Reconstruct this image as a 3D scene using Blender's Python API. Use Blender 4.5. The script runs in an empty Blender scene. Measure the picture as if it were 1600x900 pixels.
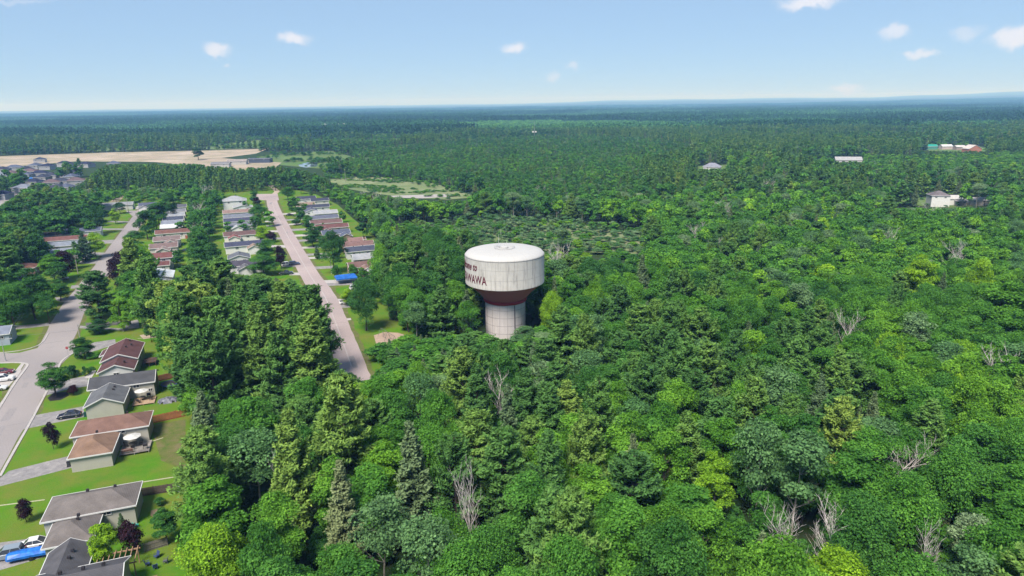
import bpy, bmesh, math, random
import numpy as np
from mathutils import Vector, Matrix
rad = math.radians
S = bpy.context.scene
COL = S.collection
# ------------------------------------------------------------------ camera
CAM_H = 65.0; PITCH = rad(15.1); ROLL = rad(0.75); FPX = 1067.0
cd = bpy.data.cameras.new('camera'); cam = bpy.data.objects.new('camera', cd); COL.objects.link(cam)
cd.sensor_width = 36; cd.lens = 36 * FPX / 1600; cd.clip_start = 0.5; cd.clip_end = 80000
cam.matrix_world = Matrix.Translation((0, 0, CAM_H)) @ Matrix.Rotation(math.pi / 2 - PITCH, 4, 'X') @ Matrix.Rotation(-ROLL, 4, 'Z')
S.camera = cam
# ------------------------------------------------------------------ sky and sun
SUN_EL = rad(55); SUN_AZ = rad(203)          # azimuth clockwise from +Y: light from behind and left
w = bpy.data.worlds.new("World"); S.world = w; w.use_nodes = True
nt = w.node_tree; nt.nodes.clear()
wo = nt.nodes.new('ShaderNodeOutputWorld'); bg = nt.nodes.new('ShaderNodeBackground')
sky = nt.nodes.new('ShaderNodeTexSky'); sky.sky_type = 'NISHITA'; sky.sun_disc = False
sky.sun_elevation = SUN_EL; sky.sun_rotation = SUN_AZ; sky.air_density = 0.62; sky.dust_density = 0.42; sky.ozone_density = 5.5; sky.altitude = 150
bg.inputs['Strength'].default_value = 0.06
nt.links.new(bg.outputs[0], wo.inputs[0])
sl = bpy.data.lights.new('sun', 'SUN'); sl.energy = 3.3; sl.angle = rad(20.0); sl.color = (1, .935, .84)
so = bpy.data.objects.new('sun', sl); COL.objects.link(so)
sd = Vector((math.sin(SUN_AZ) * math.cos(SUN_EL), math.cos(SUN_AZ) * math.cos(SUN_EL), math.sin(SUN_EL)))
so.rotation_euler = sd.to_track_quat('Z', 'Y').to_euler(); so.location = (-60, -60, 200)
S.view_settings.view_transform = 'Standard'; S.view_settings.look = 'None'
S.view_settings.gamma = 1; S.view_settings.use_curve_mapping = False
S.view_settings.exposure = 1.2
HAZE_DENSITY = 1.4e-4
try:
    S.cycles.max_bounces = 6; S.cycles.diffuse_bounces = 3; S.cycles.glossy_bounces = 2
    S.cycles.transmission_bounces = 3; S.cycles.volume_bounces = 0; S.cycles.transparent_max_bounces = 4
except Exception: pass

# ------------------------------------------------------------------ pixel <-> world helpers (used only to survey real positions)
def ray(px, py):
    x = px - 800; y = py - 450
    xr = x * math.cos(ROLL) - y * math.sin(ROLL); yr = x * math.sin(ROLL) + y * math.cos(ROLL)
    dx = xr / FPX; dy = -yr / FPX
    return dx, math.cos(PITCH) + dy * math.sin(PITCH), -math.sin(PITCH) + dy * math.cos(PITCH)
def G(px, py, h=0.0):
    dx, wy, wz = ray(px, py); t = (CAM_H - h) / -wz
    return Vector((dx * t, wy * t, h))
def height_at(Y, px, py):
    dx, wy, wz = ray(px, py); return CAM_H + wz * Y / wy
def mpp(p): return (p[1] * math.cos(PITCH) + (CAM_H - 6) * math.sin(PITCH)) / FPX
def project(x, y, z):
    zz = z - CAM_H
    d = y * math.cos(PITCH) - zz * math.sin(PITCH); u = y * math.sin(PITCH) + zz * math.cos(PITCH)
    X = x / d * FPX; Yd = -u / d * FPX
    return 800 + X * math.cos(ROLL) + Yd * math.sin(ROLL), 450 - X * math.sin(ROLL) + Yd * math.cos(ROLL)
NA = rad(20.5)                                # the street grid is turned by this much
def N(x, y, z=0.0): return Vector((x * math.cos(NA) - y * math.sin(NA), x * math.sin(NA) + y * math.cos(NA), z))

# ------------------------------------------------------------------ materials
ALB = .74
def dim(c): return tuple(k * ALB for k in c)
def newmat(name):
    m = bpy.data.materials.new(name); m.use_nodes = True; t = m.node_tree
    return m, t, t.nodes['Principled BSDF']
def mat(name, col, rough=.8, var=.18, scale=3.0, metal=0.0, bump=0.0, detail=4, col2=None, spec=.3, coords='Object', stretch=None):
    col = dim(col); col2 = dim(col2) if col2 else None
    m, t, p = newmat(name)
    tc = t.nodes.new('ShaderNodeTexCoord'); nz = t.nodes.new('ShaderNodeTexNoise'); nz.inputs['Scale'].default_value = scale; nz.inputs['Detail'].default_value = detail
    src = tc.outputs[coords]
    if stretch:
        mp = t.nodes.new('ShaderNodeMapping'); mp.inputs['Scale'].default_value = stretch; t.links.new(src, mp.inputs[0]); src = mp.outputs[0]
    t.links.new(src, nz.inputs['Vector'])
    cr = t.nodes.new('ShaderNodeValToRGB'); c2 = col2 or tuple(min(1, c * (1 + var)) for c in col); c1 = col if col2 else tuple(c * (1 - var) for c in col)
    cr.color_ramp.elements[0].position = .32; cr.color_ramp.elements[1].position = .68
    cr.color_ramp.elements[0].color = (*c1, 1); cr.color_ramp.elements[1].color = (*c2, 1)
    t.links.new(nz.outputs['Fac'], cr.inputs[0]); t.links.new(cr.outputs[0], p.inputs['Base Color'])
    p.inputs['Roughness'].default_value = rough; p.inputs['Metallic'].default_value = metal; p.inputs['Specular IOR Level'].default_value = spec
    if bump:
        b = t.nodes.new('ShaderNodeBump'); b.inputs['Strength'].default_value = bump; t.links.new(nz.outputs['Fac'], b.inputs['Height']); t.links.new(b.outputs[0], p.inputs['Normal'])
    return m
_mc = {}
def flat(name, col, rough=.6, metal=0, **k):
    key = (name, tuple(col))
    if key not in _mc: _mc[key] = mat(name, col, rough, metal=metal, **k)
    return _mc[key]
def shingles(name, col):
    key = ('sh', tuple(col))
    if key in _mc: return _mc[key]
    m, t, p = newmat(name)
    tc = t.nodes.new('ShaderNodeTexCoord'); g = tc.outputs['Object']
    n1 = t.nodes.new('ShaderNodeTexNoise'); n1.inputs['Scale'].default_value = .55; n1.inputs['Detail'].default_value = 5
    n2 = t.nodes.new('ShaderNodeTexNoise'); n2.inputs['Scale'].default_value = 7; n2.inputs['Detail'].default_value = 2
    wv = t.nodes.new('ShaderNodeTexWave'); wv.bands_direction = 'Z'; wv.inputs['Scale'].default_value = 3.2; wv.inputs['Distortion'].default_value = .6; wv.inputs['Detail'].default_value = 1
    for n in (n1, n2, wv): t.links.new(g, n.inputs['Vector'])
    def mth(op, a, b):
        q = t.nodes.new('ShaderNodeMath'); q.operation = op
        for i, v in enumerate((a, b)):
            if isinstance(v, (int, float)): q.inputs[i].default_value = v
            else: t.links.new(v, q.inputs[i])
        return q.outputs[0]
    f = mth('ADD', mth('MULTIPLY', n1.outputs['Fac'], .9), mth('MULTIPLY', n2.outputs['Fac'], .55))
    f = mth('ADD', f, mth('MULTIPLY', wv.outputs['Fac'], .22)); f = mth('ADD', f, .2)
    mx = t.nodes.new('ShaderNodeVectorMath'); mx.operation = 'SCALE'; mx.inputs[0].default_value = dim(col); t.links.new(f, mx.inputs['Scale'])
    t.links.new(mx.outputs[0], p.inputs['Base Color']); p.inputs['Roughness'].default_value = .95; p.inputs['Specular IOR Level'].default_value = .06
    _mc[key] = m; return m
def siding(name, col):
    key = ('sd', tuple(col))
    if key in _mc: return _mc[key]
    m, t, p = newmat(name)
    tc = t.nodes.new('ShaderNodeTexCoord'); wv = t.nodes.new('ShaderNodeTexWave'); wv.bands_direction = 'Z'; wv.wave_profile = 'SAW'; wv.inputs['Scale'].default_value = 1.6
    nz = t.nodes.new('ShaderNodeTexNoise'); nz.inputs['Scale'].default_value = .8; nz.inputs['Detail'].default_value = 5
    t.links.new(tc.outputs['Object'], wv.inputs['Vector']); t.links.new(tc.outputs['Object'], nz.inputs['Vector'])
    a = t.nodes.new('ShaderNodeMath'); a.operation = 'MULTIPLY_ADD'; t.links.new(wv.outputs['Fac'], a.inputs[0]); a.inputs[1].default_value = .12; a.inputs[2].default_value = .78
    b = t.nodes.new('ShaderNodeMath'); b.operation = 'MULTIPLY_ADD'; t.links.new(nz.outputs['Fac'], b.inputs[0]); b.inputs[1].default_value = .22; t.links.new(a.outputs[0], b.inputs[2])
    mx = t.nodes.new('ShaderNodeVectorMath'); mx.operation = 'SCALE'; mx.inputs[0].default_value = dim(col); t.links.new(b.outputs[0], mx.inputs['Scale'])
    t.links.new(mx.outputs[0], p.inputs['Base Color']); p.inputs['Roughness'].default_value = .6
    _mc[key] = m; return m
def leafmat(name, ramp, transl=.3):
    """ramp: colours chosen by the tree's own tint, then varied by each leaf's v"""
    m, t, p = newmat(name); t.nodes.remove(p); out = t.nodes['Material Output']
    at = t.nodes.new('ShaderNodeAttribute'); at.attribute_type = 'INSTANCER'; at.attribute_name = 'tint'
    cr = t.nodes.new('ShaderNodeValToRGB'); els = cr.color_ramp.elements
    for i, (pos, c) in enumerate(ramp):
        e = els[i] if i < 2 else els.new(pos)
        e.position = pos; e.color = (*c, 1)
    t.links.new(at.outputs['Fac'], cr.inputs[0])
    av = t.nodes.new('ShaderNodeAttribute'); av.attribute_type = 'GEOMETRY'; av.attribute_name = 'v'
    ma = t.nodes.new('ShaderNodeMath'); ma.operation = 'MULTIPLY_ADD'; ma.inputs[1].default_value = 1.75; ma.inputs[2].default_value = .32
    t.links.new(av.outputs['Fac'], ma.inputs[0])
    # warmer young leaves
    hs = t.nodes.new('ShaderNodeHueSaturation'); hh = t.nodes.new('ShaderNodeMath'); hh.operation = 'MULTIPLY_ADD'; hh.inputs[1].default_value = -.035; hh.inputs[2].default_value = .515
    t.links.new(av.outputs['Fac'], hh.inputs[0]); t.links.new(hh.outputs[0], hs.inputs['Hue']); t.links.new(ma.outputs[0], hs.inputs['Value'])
    t.links.new(cr.outputs[0], hs.inputs['Color'])
    d = t.nodes.new('ShaderNodeBsdfDiffuse'); tr = t.nodes.new('ShaderNodeBsdfTranslucent'); mx = t.nodes.new('ShaderNodeMixShader'); mx.inputs[0].default_value = transl
    t.links.new(hs.outputs[0], d.inputs[0]); t.links.new(hs.outputs[0], tr.inputs[0]); t.links.new(d.outputs[0], mx.inputs[1]); t.links.new(tr.outputs[0], mx.inputs[2])
    t.links.new(mx.outputs[0], out.inputs[0])
    return m
LEAF = leafmat('broadleaf_foliage', [(0, (.036, .105, .034)), (.3, (.054, .16, .034)), (.6, (.082, .225, .032)), (.85, (.13, .29, .03)), (1, (.2, .36, .024))], .38)
NEEDLE = leafmat('pine_needles', [(0, (.033, .095, .03)), (.5, (.068, .155, .035)), (1, (.145, .225, .045))], .2)
SPRUCEM = leafmat('spruce_needles', [(0, (.05, .1, .048)), (.5, (.085, .13, .06)), (1, (.13, .16, .075))], .1)
PURPLE = leafmat('purple_foliage', [(0, (.02, .011, .018)), (1, (.05, .02, .025))], .15)
ASPENM = leafmat('aspen_foliage', [(0, (.055, .155, .045)), (.5, (.1, .195, .075)), (1, (.2, .28, .15))], .3)
BARK = mat('grey_brown_bark', (.09, .07, .055), .95, .35, 2.5)
PALEBARK = mat('pale_bark', (.33, .31, .27), .9, .3, 1.5, stretch=(1, 1, 3))
DEADWOOD = mat('bleached_deadwood', (.62, .57, .55), .9, .25, 2)

# ------------------------------------------------------------------ object helpers
def tag(o, label=None, cat=None, group=None, kind=None):
    if label: o['label'] = label
    if cat: o['category'] = cat
    if group: o['group'] = group
    if kind: o['kind'] = kind
    return o
def thing(name, label, cat, loc=(0, 0, 0), rz=0.0, group=None):
    o = bpy.data.objects.new(name, None); COL.objects.link(o); o.location = loc; o.rotation_euler = (0, 0, rz); o.empty_display_size = .5
    return tag(o, label, cat, group)
class MB:
    def __init__(s): s.v = []; s.f = []; s.mi = []
    def quad(s, *p, mi=0):
        b = len(s.v); s.v += [tuple(q) for q in p]; s.f.append(tuple(range(b, b + len(p)))); s.mi.append(mi); return s
    def box(s, c, d, rz=0, mi=0, taper=1.0):
        x, y, z = c; a, b, h = (k / 2 for k in d); cs, sn = math.cos(rz), math.sin(rz); o = len(s.v)
        for dz in (-h, h):
            k = 1 if dz < 0 else taper
            for dx, dy in ((-a, -b), (a, -b), (a, b), (-a, b)):
                dx *= k; dy *= k; s.v.append((x + dx * cs - dy * sn, y + dx * sn + dy * cs, z + dz))
        for f in ((0, 3, 2, 1), (4, 5, 6, 7), (0, 1, 5, 4), (1, 2, 6, 5), (2, 3, 7, 6), (3, 0, 4, 7)):
            s.f.append(tuple(o + i for i in f)); s.mi.append(mi)
        return s
    def tube(s, p0, p1, r0, r1, n=6, mi=0, cap=True):
        p0 = Vector(p0); p1 = Vector(p1); d = (p1 - p0)
        if d.length < 1e-6: return s
        q = d.to_track_quat('Z', 'Y'); o = len(s.v)
        for p, r in ((p0, r0), (p1, r1)):
            for i in range(n):
                a = 2 * math.pi * i / n; s.v.append(tuple(p + q @ Vector((r * math.cos(a), r * math.sin(a), 0))))
        for i in range(n):
            j = (i + 1) % n; s.f.append((o + i, o + j, o + n + j, o + n + i)); s.mi.append(mi)
        if cap: s.f.append(tuple(o + n + i for i in range(n))); s.mi.append(mi); s.f.append(tuple(o + i for i in reversed(range(n)))); s.mi.append(mi)
        return s
    def path(s, pts, rs, n=6, mi=0):
        for i in range(len(pts) - 1): s.tube(pts[i], pts[i + 1], rs[i], rs[i + 1], n, mi, cap=(i == len(pts) - 2))
        return s
    def lathe(s, prof, n=48, c=(0, 0, 0), mi=0, close=False):
        o = len(s.v)
        for r, z in prof:
            for i in range(n):
                a = 2 * math.pi * i / n; s.v.append((c[0] + r * math.cos(a), c[1] + r * math.sin(a), c[2] + z))
        for k in range(len(prof) - 1):
            for i in range(n):
                j = (i + 1) % n; s.f.append((o + k * n + i, o + k * n + j, o + (k + 1) * n + j, o + (k + 1) * n + i)); s.mi.append(mi)
        return s
    def extrude(s, poly, axis_fn, t0, t1, mi=0):
        """poly in 2D, axis_fn(u,v,t)->xyz"""
        o = len(s.v); n = len(poly)
        for t in (t0, t1):
            for u, v in poly: s.v.append(axis_fn(u, v, t))
        for i in range(n):
            j = (i + 1) % n; s.f.append((o + i, o + j, o + n + j, o + n + i)); s.mi.append(mi)
        s.f.append(tuple(o + i for i in reversed(range(n)))); s.mi.append(mi); s.f.append(tuple(o + n + i for i in range(n))); s.mi.append(mi)
        return s
    def mesh(s, name, mats, smooth=False):
        me = bpy.data.meshes.new(name); me.from_pydata(s.v, [], s.f)
        for m in (mats if isinstance(mats, (list, tuple)) else [mats]): me.materials.append(m)
        if any(s.mi): me.polygons.foreach_set('material_index', s.mi)
        bm = bmesh.new(); bm.from_mesh(me); bmesh.ops.recalc_face_normals(bm, faces=bm.faces); bm.to_mesh(me); bm.free()
        if smooth: me.polygons.foreach_set('use_smooth', [True] * len(me.polygons))
        return me
    def build(s, name, mats, parent=None, smooth=False, label=None):
        o = bpy.data.objects.new(name, s.mesh(name, mats, smooth)); COL.objects.link(o)
        if parent: o.parent = parent
        if label: o['label'] = label
        return o
def smooth_angle(o, a=40):
    me = o.data; me.polygons.foreach_set('use_smooth', [True] * len(me.polygons))
    try: me.set_sharp_from_angle(angle=rad(a))
    except Exception: pass
# ------------------------------------------------------------------ noise for laying out the land
def vnoise(x, y, s, seed=0):
    x = x / s; y = y / s; xi, yi = math.floor(x), math.floor(y); fx, fy = x - xi, y - yi
    fx = fx * fx * (3 - 2 * fx); fy = fy * fy * (3 - 2 * fy)
    def h(a, b): return (math.sin(a * 127.1 + b * 311.7 + seed * 74.7) * 43758.5453) % 1.0
    return (h(xi, yi) * (1 - fx) + h(xi + 1, yi) * fx) * (1 - fy) + (h(xi, yi + 1) * (1 - fx) + h(xi + 1, yi + 1) * fx) * fy
def poly_px(pts, h=0): return [G(x, y, h).xy for x, y in pts]
def inside(p, poly):
    x, y = p; c = False; j = len(poly) - 1
    for i in range(len(poly)):
        xi, yi = poly[i]; xj, yj = poly[j]
        if (yi > y) != (yj > y) and x < (xj - xi) * (y - yi) / (yj - yi) + xi: c = not c
        j = i
    return c
def seg_dist(p, pts):
    best = 1e9; P = Vector(p)
    for a, b in zip(pts[:-1], pts[1:]):
        a = Vector(a).to_2d(); b = Vector(b).to_2d(); d = b - a; t = max(0, min(1, (P - a).dot(d) / d.length_squared)); best = min(best, (P - a - d * t).length)
    return best

# ================================================================== SETTING: ground, lawns, roads
def sheet(name, pts, z, m, cuts=0):
    me = bpy.data.meshes.new(name); bm = bmesh.new()
    vs = [bm.verts.new((p[0], p[1], z)) for p in pts]; bm.faces.new(vs); bmesh.ops.triangulate(bm, faces=bm.faces)
    bmesh.ops.recalc_face_normals(bm, faces=bm.faces)
    for f in bm.faces:
        if f.normal.z < 0: f.normal_flip()
    bm.to_mesh(me); bm.free(); me.materials.append(m)
    o = bpy.data.objects.new(name, me); COL.objects.link(o); o['kind'] = 'structure'; return o
def smooth_line(pts, it=2):
    pts = [Vector(p).to_2d() for p in pts]
    for _ in range(it):
        q = [pts[0]]
        for a, b in zip(pts[:-1], pts[1:]): q += [a * .75 + b * .25, a * .25 + b * .75]
        q.append(pts[-1]); pts = q
    return pts
def strip(name, pts, width, z, m, off=0.0, kind='structure', rough_edge=0.0, seed=1):
    pts = [Vector(p).to_2d() for p in pts]; me = bpy.data.meshes.new(name); vs = []; R = random.Random(seed)
    for i, p in enumerate(pts):
        d = (pts[min(i + 1, len(pts) - 1)] - pts[max(i - 1, 0)]).normalized(); n = Vector((-d.y, d.x))
        wl = width / 2 + R.uniform(-1, 1) * rough_edge; wr = width / 2 + R.uniform(-1, 1) * rough_edge
        vs.append((*(p + n * (off + wl)), z)); vs.append((*(p + n * (off - wr)), z))
    fs = [(2 * i, 2 * i + 1, 2 * i + 3, 2 * i + 2) for i in range(len(pts) - 1)]
    me.from_pydata(vs, [], fs); me.materials.append(m); o = bpy.data.objects.new(name, me); COL.objects.link(o); o['kind'] = kind; return o
def kerb(name, pts, m, h=.13, wd=.35):
    b = MB(); pts = [Vector(p).to_2d() for p in pts]
    L_, R_ = [], []
    for i, p in enumerate(pts):
        d = (pts[min(i + 1, len(pts) - 1)] - pts[max(i - 1, 0)]).normalized(); n = Vector((-d.y, d.x)); L_.append(p + n * wd / 2); R_.append(p - n * wd / 2)
    for i in range(len(pts) - 1):
        b.quad((*L_[i], h), (*R_[i], h), (*R_[i + 1], h), (*L_[i + 1], h))
        b.quad((*L_[i], 0), (*L_[i], h), (*L_[i + 1], h), (*L_[i + 1], 0)); b.quad((*R_[i], 0), (*R_[i + 1], 0), (*R_[i + 1], h), (*R_[i], h))
    o = b.build(name, m); o['kind'] = 'structure'; return o
def ground_mat(name, cols, scales, rough=.95, bump=.4):
    """three colours mixed by two world-space noises"""
    cols = [dim(c) for c in cols]
    m, t, p = newmat(name); tc = t.nodes.new('ShaderNodeTexCoord')
    def nz(s, det=6):
        n = t.nodes.new('ShaderNodeTexNoise'); n.inputs['Scale'].default_value = s; n.inputs['Detail'].default_value = det; n.inputs['Roughness'].default_value = .62; t.links.new(tc.outputs['Object'], n.inputs['Vector'])
        r = t.nodes.new('ShaderNodeMapRange'); r.inputs[1].default_value = .36; r.inputs[2].default_value = .64; t.links.new(n.outputs['Fac'], r.inputs[0]); return r.outputs[0]
    def mix(f, a, b):
        x = t.nodes.new('ShaderNodeMix'); x.data_type = 'RGBA'; t.links.new(f, x.inputs[0])
        for i, v in ((6, a), (7, b)):
            if isinstance(v, tuple): x.inputs[i].default_value = (*v, 1)
            else: t.links.new(v, x.inputs[i])
        return x.outputs[2]
    c = mix(nz(scales[0]), cols[0], cols[1])
    if len(cols) > 2: c = mix(nz(scales[1]), c, cols[2])
    g = t.nodes.new('ShaderNodeTexNoise'); g.inputs['Scale'].default_value = 5; g.inputs['Detail'].default_value = 3; t.links.new(tc.outputs['Object'], g.inputs['Vector'])
    k = t.nodes.new('ShaderNodeMath'); k.operation = 'MULTIPLY_ADD'; k.inputs[1].default_value = .7; k.inputs[2].default_value = .65; t.links.new(g.outputs['Fac'], k.inputs[0])
    sc = t.nodes.new('ShaderNodeVectorMath'); sc.operation = 'SCALE'; t.links.new(c, sc.inputs[0]); t.links.new(k.outputs[0], sc.inputs['Scale'])
    t.links.new(sc.outputs[0], p.inputs['Base Color']); p.inputs['Roughness'].default_value = rough; p.inputs['Specular IOR Level'].default_value = .05
    if bump:
        b = t.nodes.new('ShaderNodeBump'); b.inputs['Strength'].default_value = bump; b.inputs['Distance'].default_value = .1; t.links.new(g.outputs['Fac'], b.inputs['Height']); t.links.new(b.outputs[0], p.inputs['Normal'])
    return m
FLOOR_M = ground_mat('forest_floor', [(.035, .06, .02), (.05, .05, .028), (.03, .075, .018)], [.08, .5])
LAWN_M = ground_mat('lawn_grass', [(.06, .2, .01), (.095, .24, .014), (.16, .19, .035)], [.05, .12])
DRYGRASS_M = ground_mat('dry_verge', [(.15, .14, .06), (.2, .17, .09), (.1, .15, .03)], [.2, .5])
ASPH_M = ground_mat('worn_asphalt', [(.34, .305, .305), (.385, .35, .345), (.28, .255, .26)], [.12, .03], bump=.1)
ASPHB_M = ground_mat('pinkish_asphalt', [(.42, .345, .345), (.48, .4, .39), (.36, .30, .30)], [.12, .03], bump=.1)
DRIVE_M = ground_mat('driveway_asphalt', [(.3, .285, .29), (.38, .36, .355), (.23, .22, .23)], [.3, .8], bump=.1)
CONC_M = mat('pale_concrete', (.46, .43, .42), .85, .12, 1.5)
SAND_M = ground_mat('bare_sand', [(.44, .345, .285), (.54, .45, .38), (.3, .27, .18)], [.012, .03])
MARSH_M = ground_mat('marsh_sedge', [(.2, .26, .11), (.32, .33, .2), (.13, .19, .075)], [.06, .02])
FIELD_M = ground_mat('meadow', [(.1, .2, .05), (.16, .24, .08), (.12, .17, .06)], [.01, .03])

# far land: one sheet out to the horizon, rising into low hills
def ridge(az, r):
    k = 0.0
    for (r0, r1, hh, s) in ((7000, 11000, 34, 1), (11000, 17000, 62, 2), (17000, 27000, 100, 3)):
        t = max(0, min(1, (r - r0) / (r1 - r0))); t = t * t * (3 - 2 * t)
        k += t * hh * (.25 + .55 * vnoise(az * 57.3, s * 9.0, 9.0, s) + .3 * vnoise(az * 57.3, 3.0, 2.7, s + 5)) * (.35 + .9 * max(0, min(1.2, (az + .35) / .9)))
    return k
gb = MB(); rings = [0, 60, 200, 500, 1000, 2000, 3500, 5000, 7000, 8000, 9000, 10000, 11000, 12500, 14000, 15500, 17000, 19500, 22000, 24500, 27000, 30000]
azs = [rad(-70 + i * 1.0) for i in range(141)]
for r in rings:
    for a in azs: gb.v.append((math.sin(a) * r, math.cos(a) * r - 150 if r < 500 else math.cos(a) * r, ridge(a, r) if r > 7000 else 0.0))
n = len(azs)
for k in range(len(rings) - 1):
    for i in range(n - 1):
        gb.f.append((k * n + i, k * n + i + 1, (k + 1) * n + i + 1, (k + 1) * n + i)); gb.mi.append(0 if rings[k] < 7000 else 1)
gb.v += [(-40000, -200, 0), (40000, -200, 0)]
HILL_M = ground_mat('wooded_hills', [(.02, .05, .02), (.035, .08, .025), (.028, .05, .022)], [.002, .0007], bump=0)
o = gb.build('ground', [FLOOR_M, HILL_M], smooth=True); o['kind'] = 'structure'
for p in o.data.polygons:
    pass

# roads ------------------------------------------------------------
A_px = [(-110, 860), (-16, 700), (38, 620), (64, 570), (93, 530), (108, 490), (140, 447), (175, 400), (203, 360), (219, 338), (226, 327)]
B_px = [(425, 309), (425, 320), (444, 360), (467, 400), (490, 440), (507, 460), (523, 500), (534, 530), (545, 560), (557, 596)]
roadA = [G(*p).to_2d() for p in A_px]; roadB = [G(*p).to_2d() for p in B_px]
rA = smooth_line(roadA); rB = smooth_line(roadB)
LAWN = poly_px([(-900, 1150), (330, 1150), (310, 900), (300, 740), (300, 640), (300, 590), (560, 650), (590, 600), (600, 560), (690, 520), (650, 500), (605, 440), (604, 396), (583, 366), (552, 342), (528, 320), (490, 302), (440, 292), (330, 285), (130, 290), (40, 330), (-300, 380), (-900, 600)])
lawn = sheet('lawn', LAWN, .01, LAWN_M)
strip('gravel_shoulder', rA[:0] + rA, 10.6, .016, DRYGRASS_M, rough_edge=.5)
strip('gravel_shoulder', rB, 10.2, .016, DRYGRASS_M, rough_edge=.5)
strip('road', rA, 8.3, .024, ASPH_M, rough_edge=.12)
strip('road', rB, 7.4, .024, ASPHB_M, rough_edge=.12)
strip('road', [G(-300, 560).xy, G(0, 559.5).xy, G(88, 556).xy], 7.6, .028, ASPH_M)
# flare of the junction
sheet('road', poly_px([(20, 554), (70, 541), (78, 553), (84, 570), (52, 590), (47, 578), (40, 568), (22, 567)]), .032, ASPH_M)
sheet('road', poly_px([(84, 570), (92, 572), (110, 556), (122, 545), (108, 528), (80, 545)]), .036, ASPH_M)
# turning head and cross road at the far end of the right-hand street
sheet('road', poly_px([(393, 306), (402, 303), (434, 303), (436, 313), (415, 313), (396, 312)]), .04, ASPHB_M)
strip('footpath', [G(428, 304).xy, G(433, 299).xy, G(428, 294).xy, G(422, 289).xy], 4, .03, SAND_M)
sheet('road', poly_px([(196, 329), (240, 329), (232, 341), (214, 343), (205, 336)]), .04, ASPH_M)
strip('road', [G(-80, 372).xy, G(0, 318).xy, G(27, 301).xy, G(60, 287).xy], 9, .03, ASPH_M)
strip('footpath', [G(178, 316).xy, G(190, 305).xy, G(196, 299).xy], 6, .03, SAND_M)
# crack sealing lines along the middle of the right-hand street
strip('road_seam', rB[4:-4], .35, .03, mat('pale_road_seam', (.45, .4, .39), .9))
PATCH_M = mat('dark_road_patch', (.2, .185, .19), .95); WR = random.Random(8)
for rl, wdt in ((rA, 3.6), (rB, 3.1)):
    for i in range(16):
        k_ = WR.uniform(.1, .9) * (len(rl) - 2); a_ = rl[int(k_)].lerp(rl[int(k_) + 1], k_ % 1); d_ = (rl[int(k_) + 1] - rl[int(k_)]).normalized(); n_ = Vector((-d_.y, d_.x)); o_ = WR.uniform(-wdt, wdt)
        if i % 3: strip('road_crack', [a_ - n_ * wdt, a_ + n_ * WR.uniform(-1, 1) + d_ * WR.uniform(-.5, .5), a_ + n_ * wdt], .12, .031, PATCH_M, rough_edge=.04, seed=i)
        else: strip('road_patch', [a_ + n_ * o_ * .5, a_ + n_ * o_ * .5 + d_ * WR.uniform(3, 9)], WR.uniform(.8, 1.8), .033, mat('road_patch', (.29, .265, .27), .95), rough_edge=.1, seed=i)
# kerbs of the lower street
kerb('kerb', smooth_line([G(*p) for p in [(0, 745), (22, 705), (48, 660), (66, 625), (88, 585)]], 1), CONC_M, wd=.5)
kerb('kerb', smooth_line([G(*p) for p in [(90, 577), (97, 563), (112, 553), (122, 549)]], 2), CONC_M, wd=.5)
kerb('kerb', smooth_line([G(*p) for p in [(-40, 700), (0, 636), (22, 600), (42, 574), (44, 569), (30, 566.5), (0, 567.5), (-60, 569)]], 1), CONC_M, wd=.55)
kerb('kerb', smooth_line([G(*p) for p in [(-60, 553), (0, 552), (40, 547), (66, 538), (76, 520)]], 1), CONC_M, wd=.35)
# storm drains and pavements
sheet('pavement', poly_px([(20, 584), (34, 567), (39, 567), (28, 585)]), .03, CONC_M)
sheet('driveway', poly_px([(-60, 600), (0, 588), (22, 583), (38, 576), (14, 603), (0, 608), (-60, 625)]), .02, CONC_M)
for pts in ([(48, 650), (130, 635), (133, 651), (36, 671)],
            [(14, 736), (106, 713), (112, 731), (0, 760), (-20, 762)],
            [(66, 606), (106, 593), (136, 587), (139, 603), (104, 609), (58, 622)],
            [(-30, 852), (74, 838), (78, 868), (-30, 900)],
            [(114, 551), (147, 535), (180, 530), (181, 538), (150, 548), (118, 556)],
            [(-80, 520), (0, 511), (60, 506), (96, 502), (92, 507), (60, 511), (0, 517), (-80, 528)],
            [(130, 478), (88, 470), (86, 464), (132, 469)], [(112, 446), (152, 444), (150, 450), (110, 451)], [(122, 408), (164, 405), (162, 412), (122, 412)],
            [(140, 394), (172, 395), (170, 400), (150, 399)], [(150, 376), (190, 374), (188, 380), (150, 381)], [(160, 357), (198, 357), (197, 359.5), (160, 359)], [(168, 345), (208, 346), (207, 348), (168, 347)],
            [(196, 504), (216, 499), (218, 512), (196, 515)], [(125, 509), (200, 514), (200, 517), (124, 513)]):
    sheet('driveway', poly_px(pts), .0205, DRIVE_M)
sheet('footpath', poly_px([(132, 590), (147, 577), (150, 580), (142, 592)]), .034, CONC_M)
for pts in ([(-40, 797), (0, 790), (70, 781)], [(200, 757), (282, 744)], [(215, 529), (238, 527)], [(231, 692), (255, 684)]):
    strip('footpath', [G(*p).xy for p in pts], .35, .03, mat('worn_path', (.42, .4, .28), .95))
sheet('mulch_bed', poly_px([(74, 622), (84, 614), (105, 612), (108, 618), (95, 625), (78, 627)]), .03, mat('dark_mulch', (.02, .017, .02), .95))
sheet('bare_earth', poly_px([(218, 524), (240, 519), (244, 527), (224, 530)]), .03, SAND_M)
sheet('bare_earth', poly_px([(236, 798), (250, 794), (256, 804), (244, 810), (235, 806)]), .03, mat('bare_brown_earth', (.25, .19, .12), .95))
sheet('dry_grass', poly_px([(235, 665), (290, 655), (290, 735), (252, 720)]), .018, DRYGRASS_M)
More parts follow.
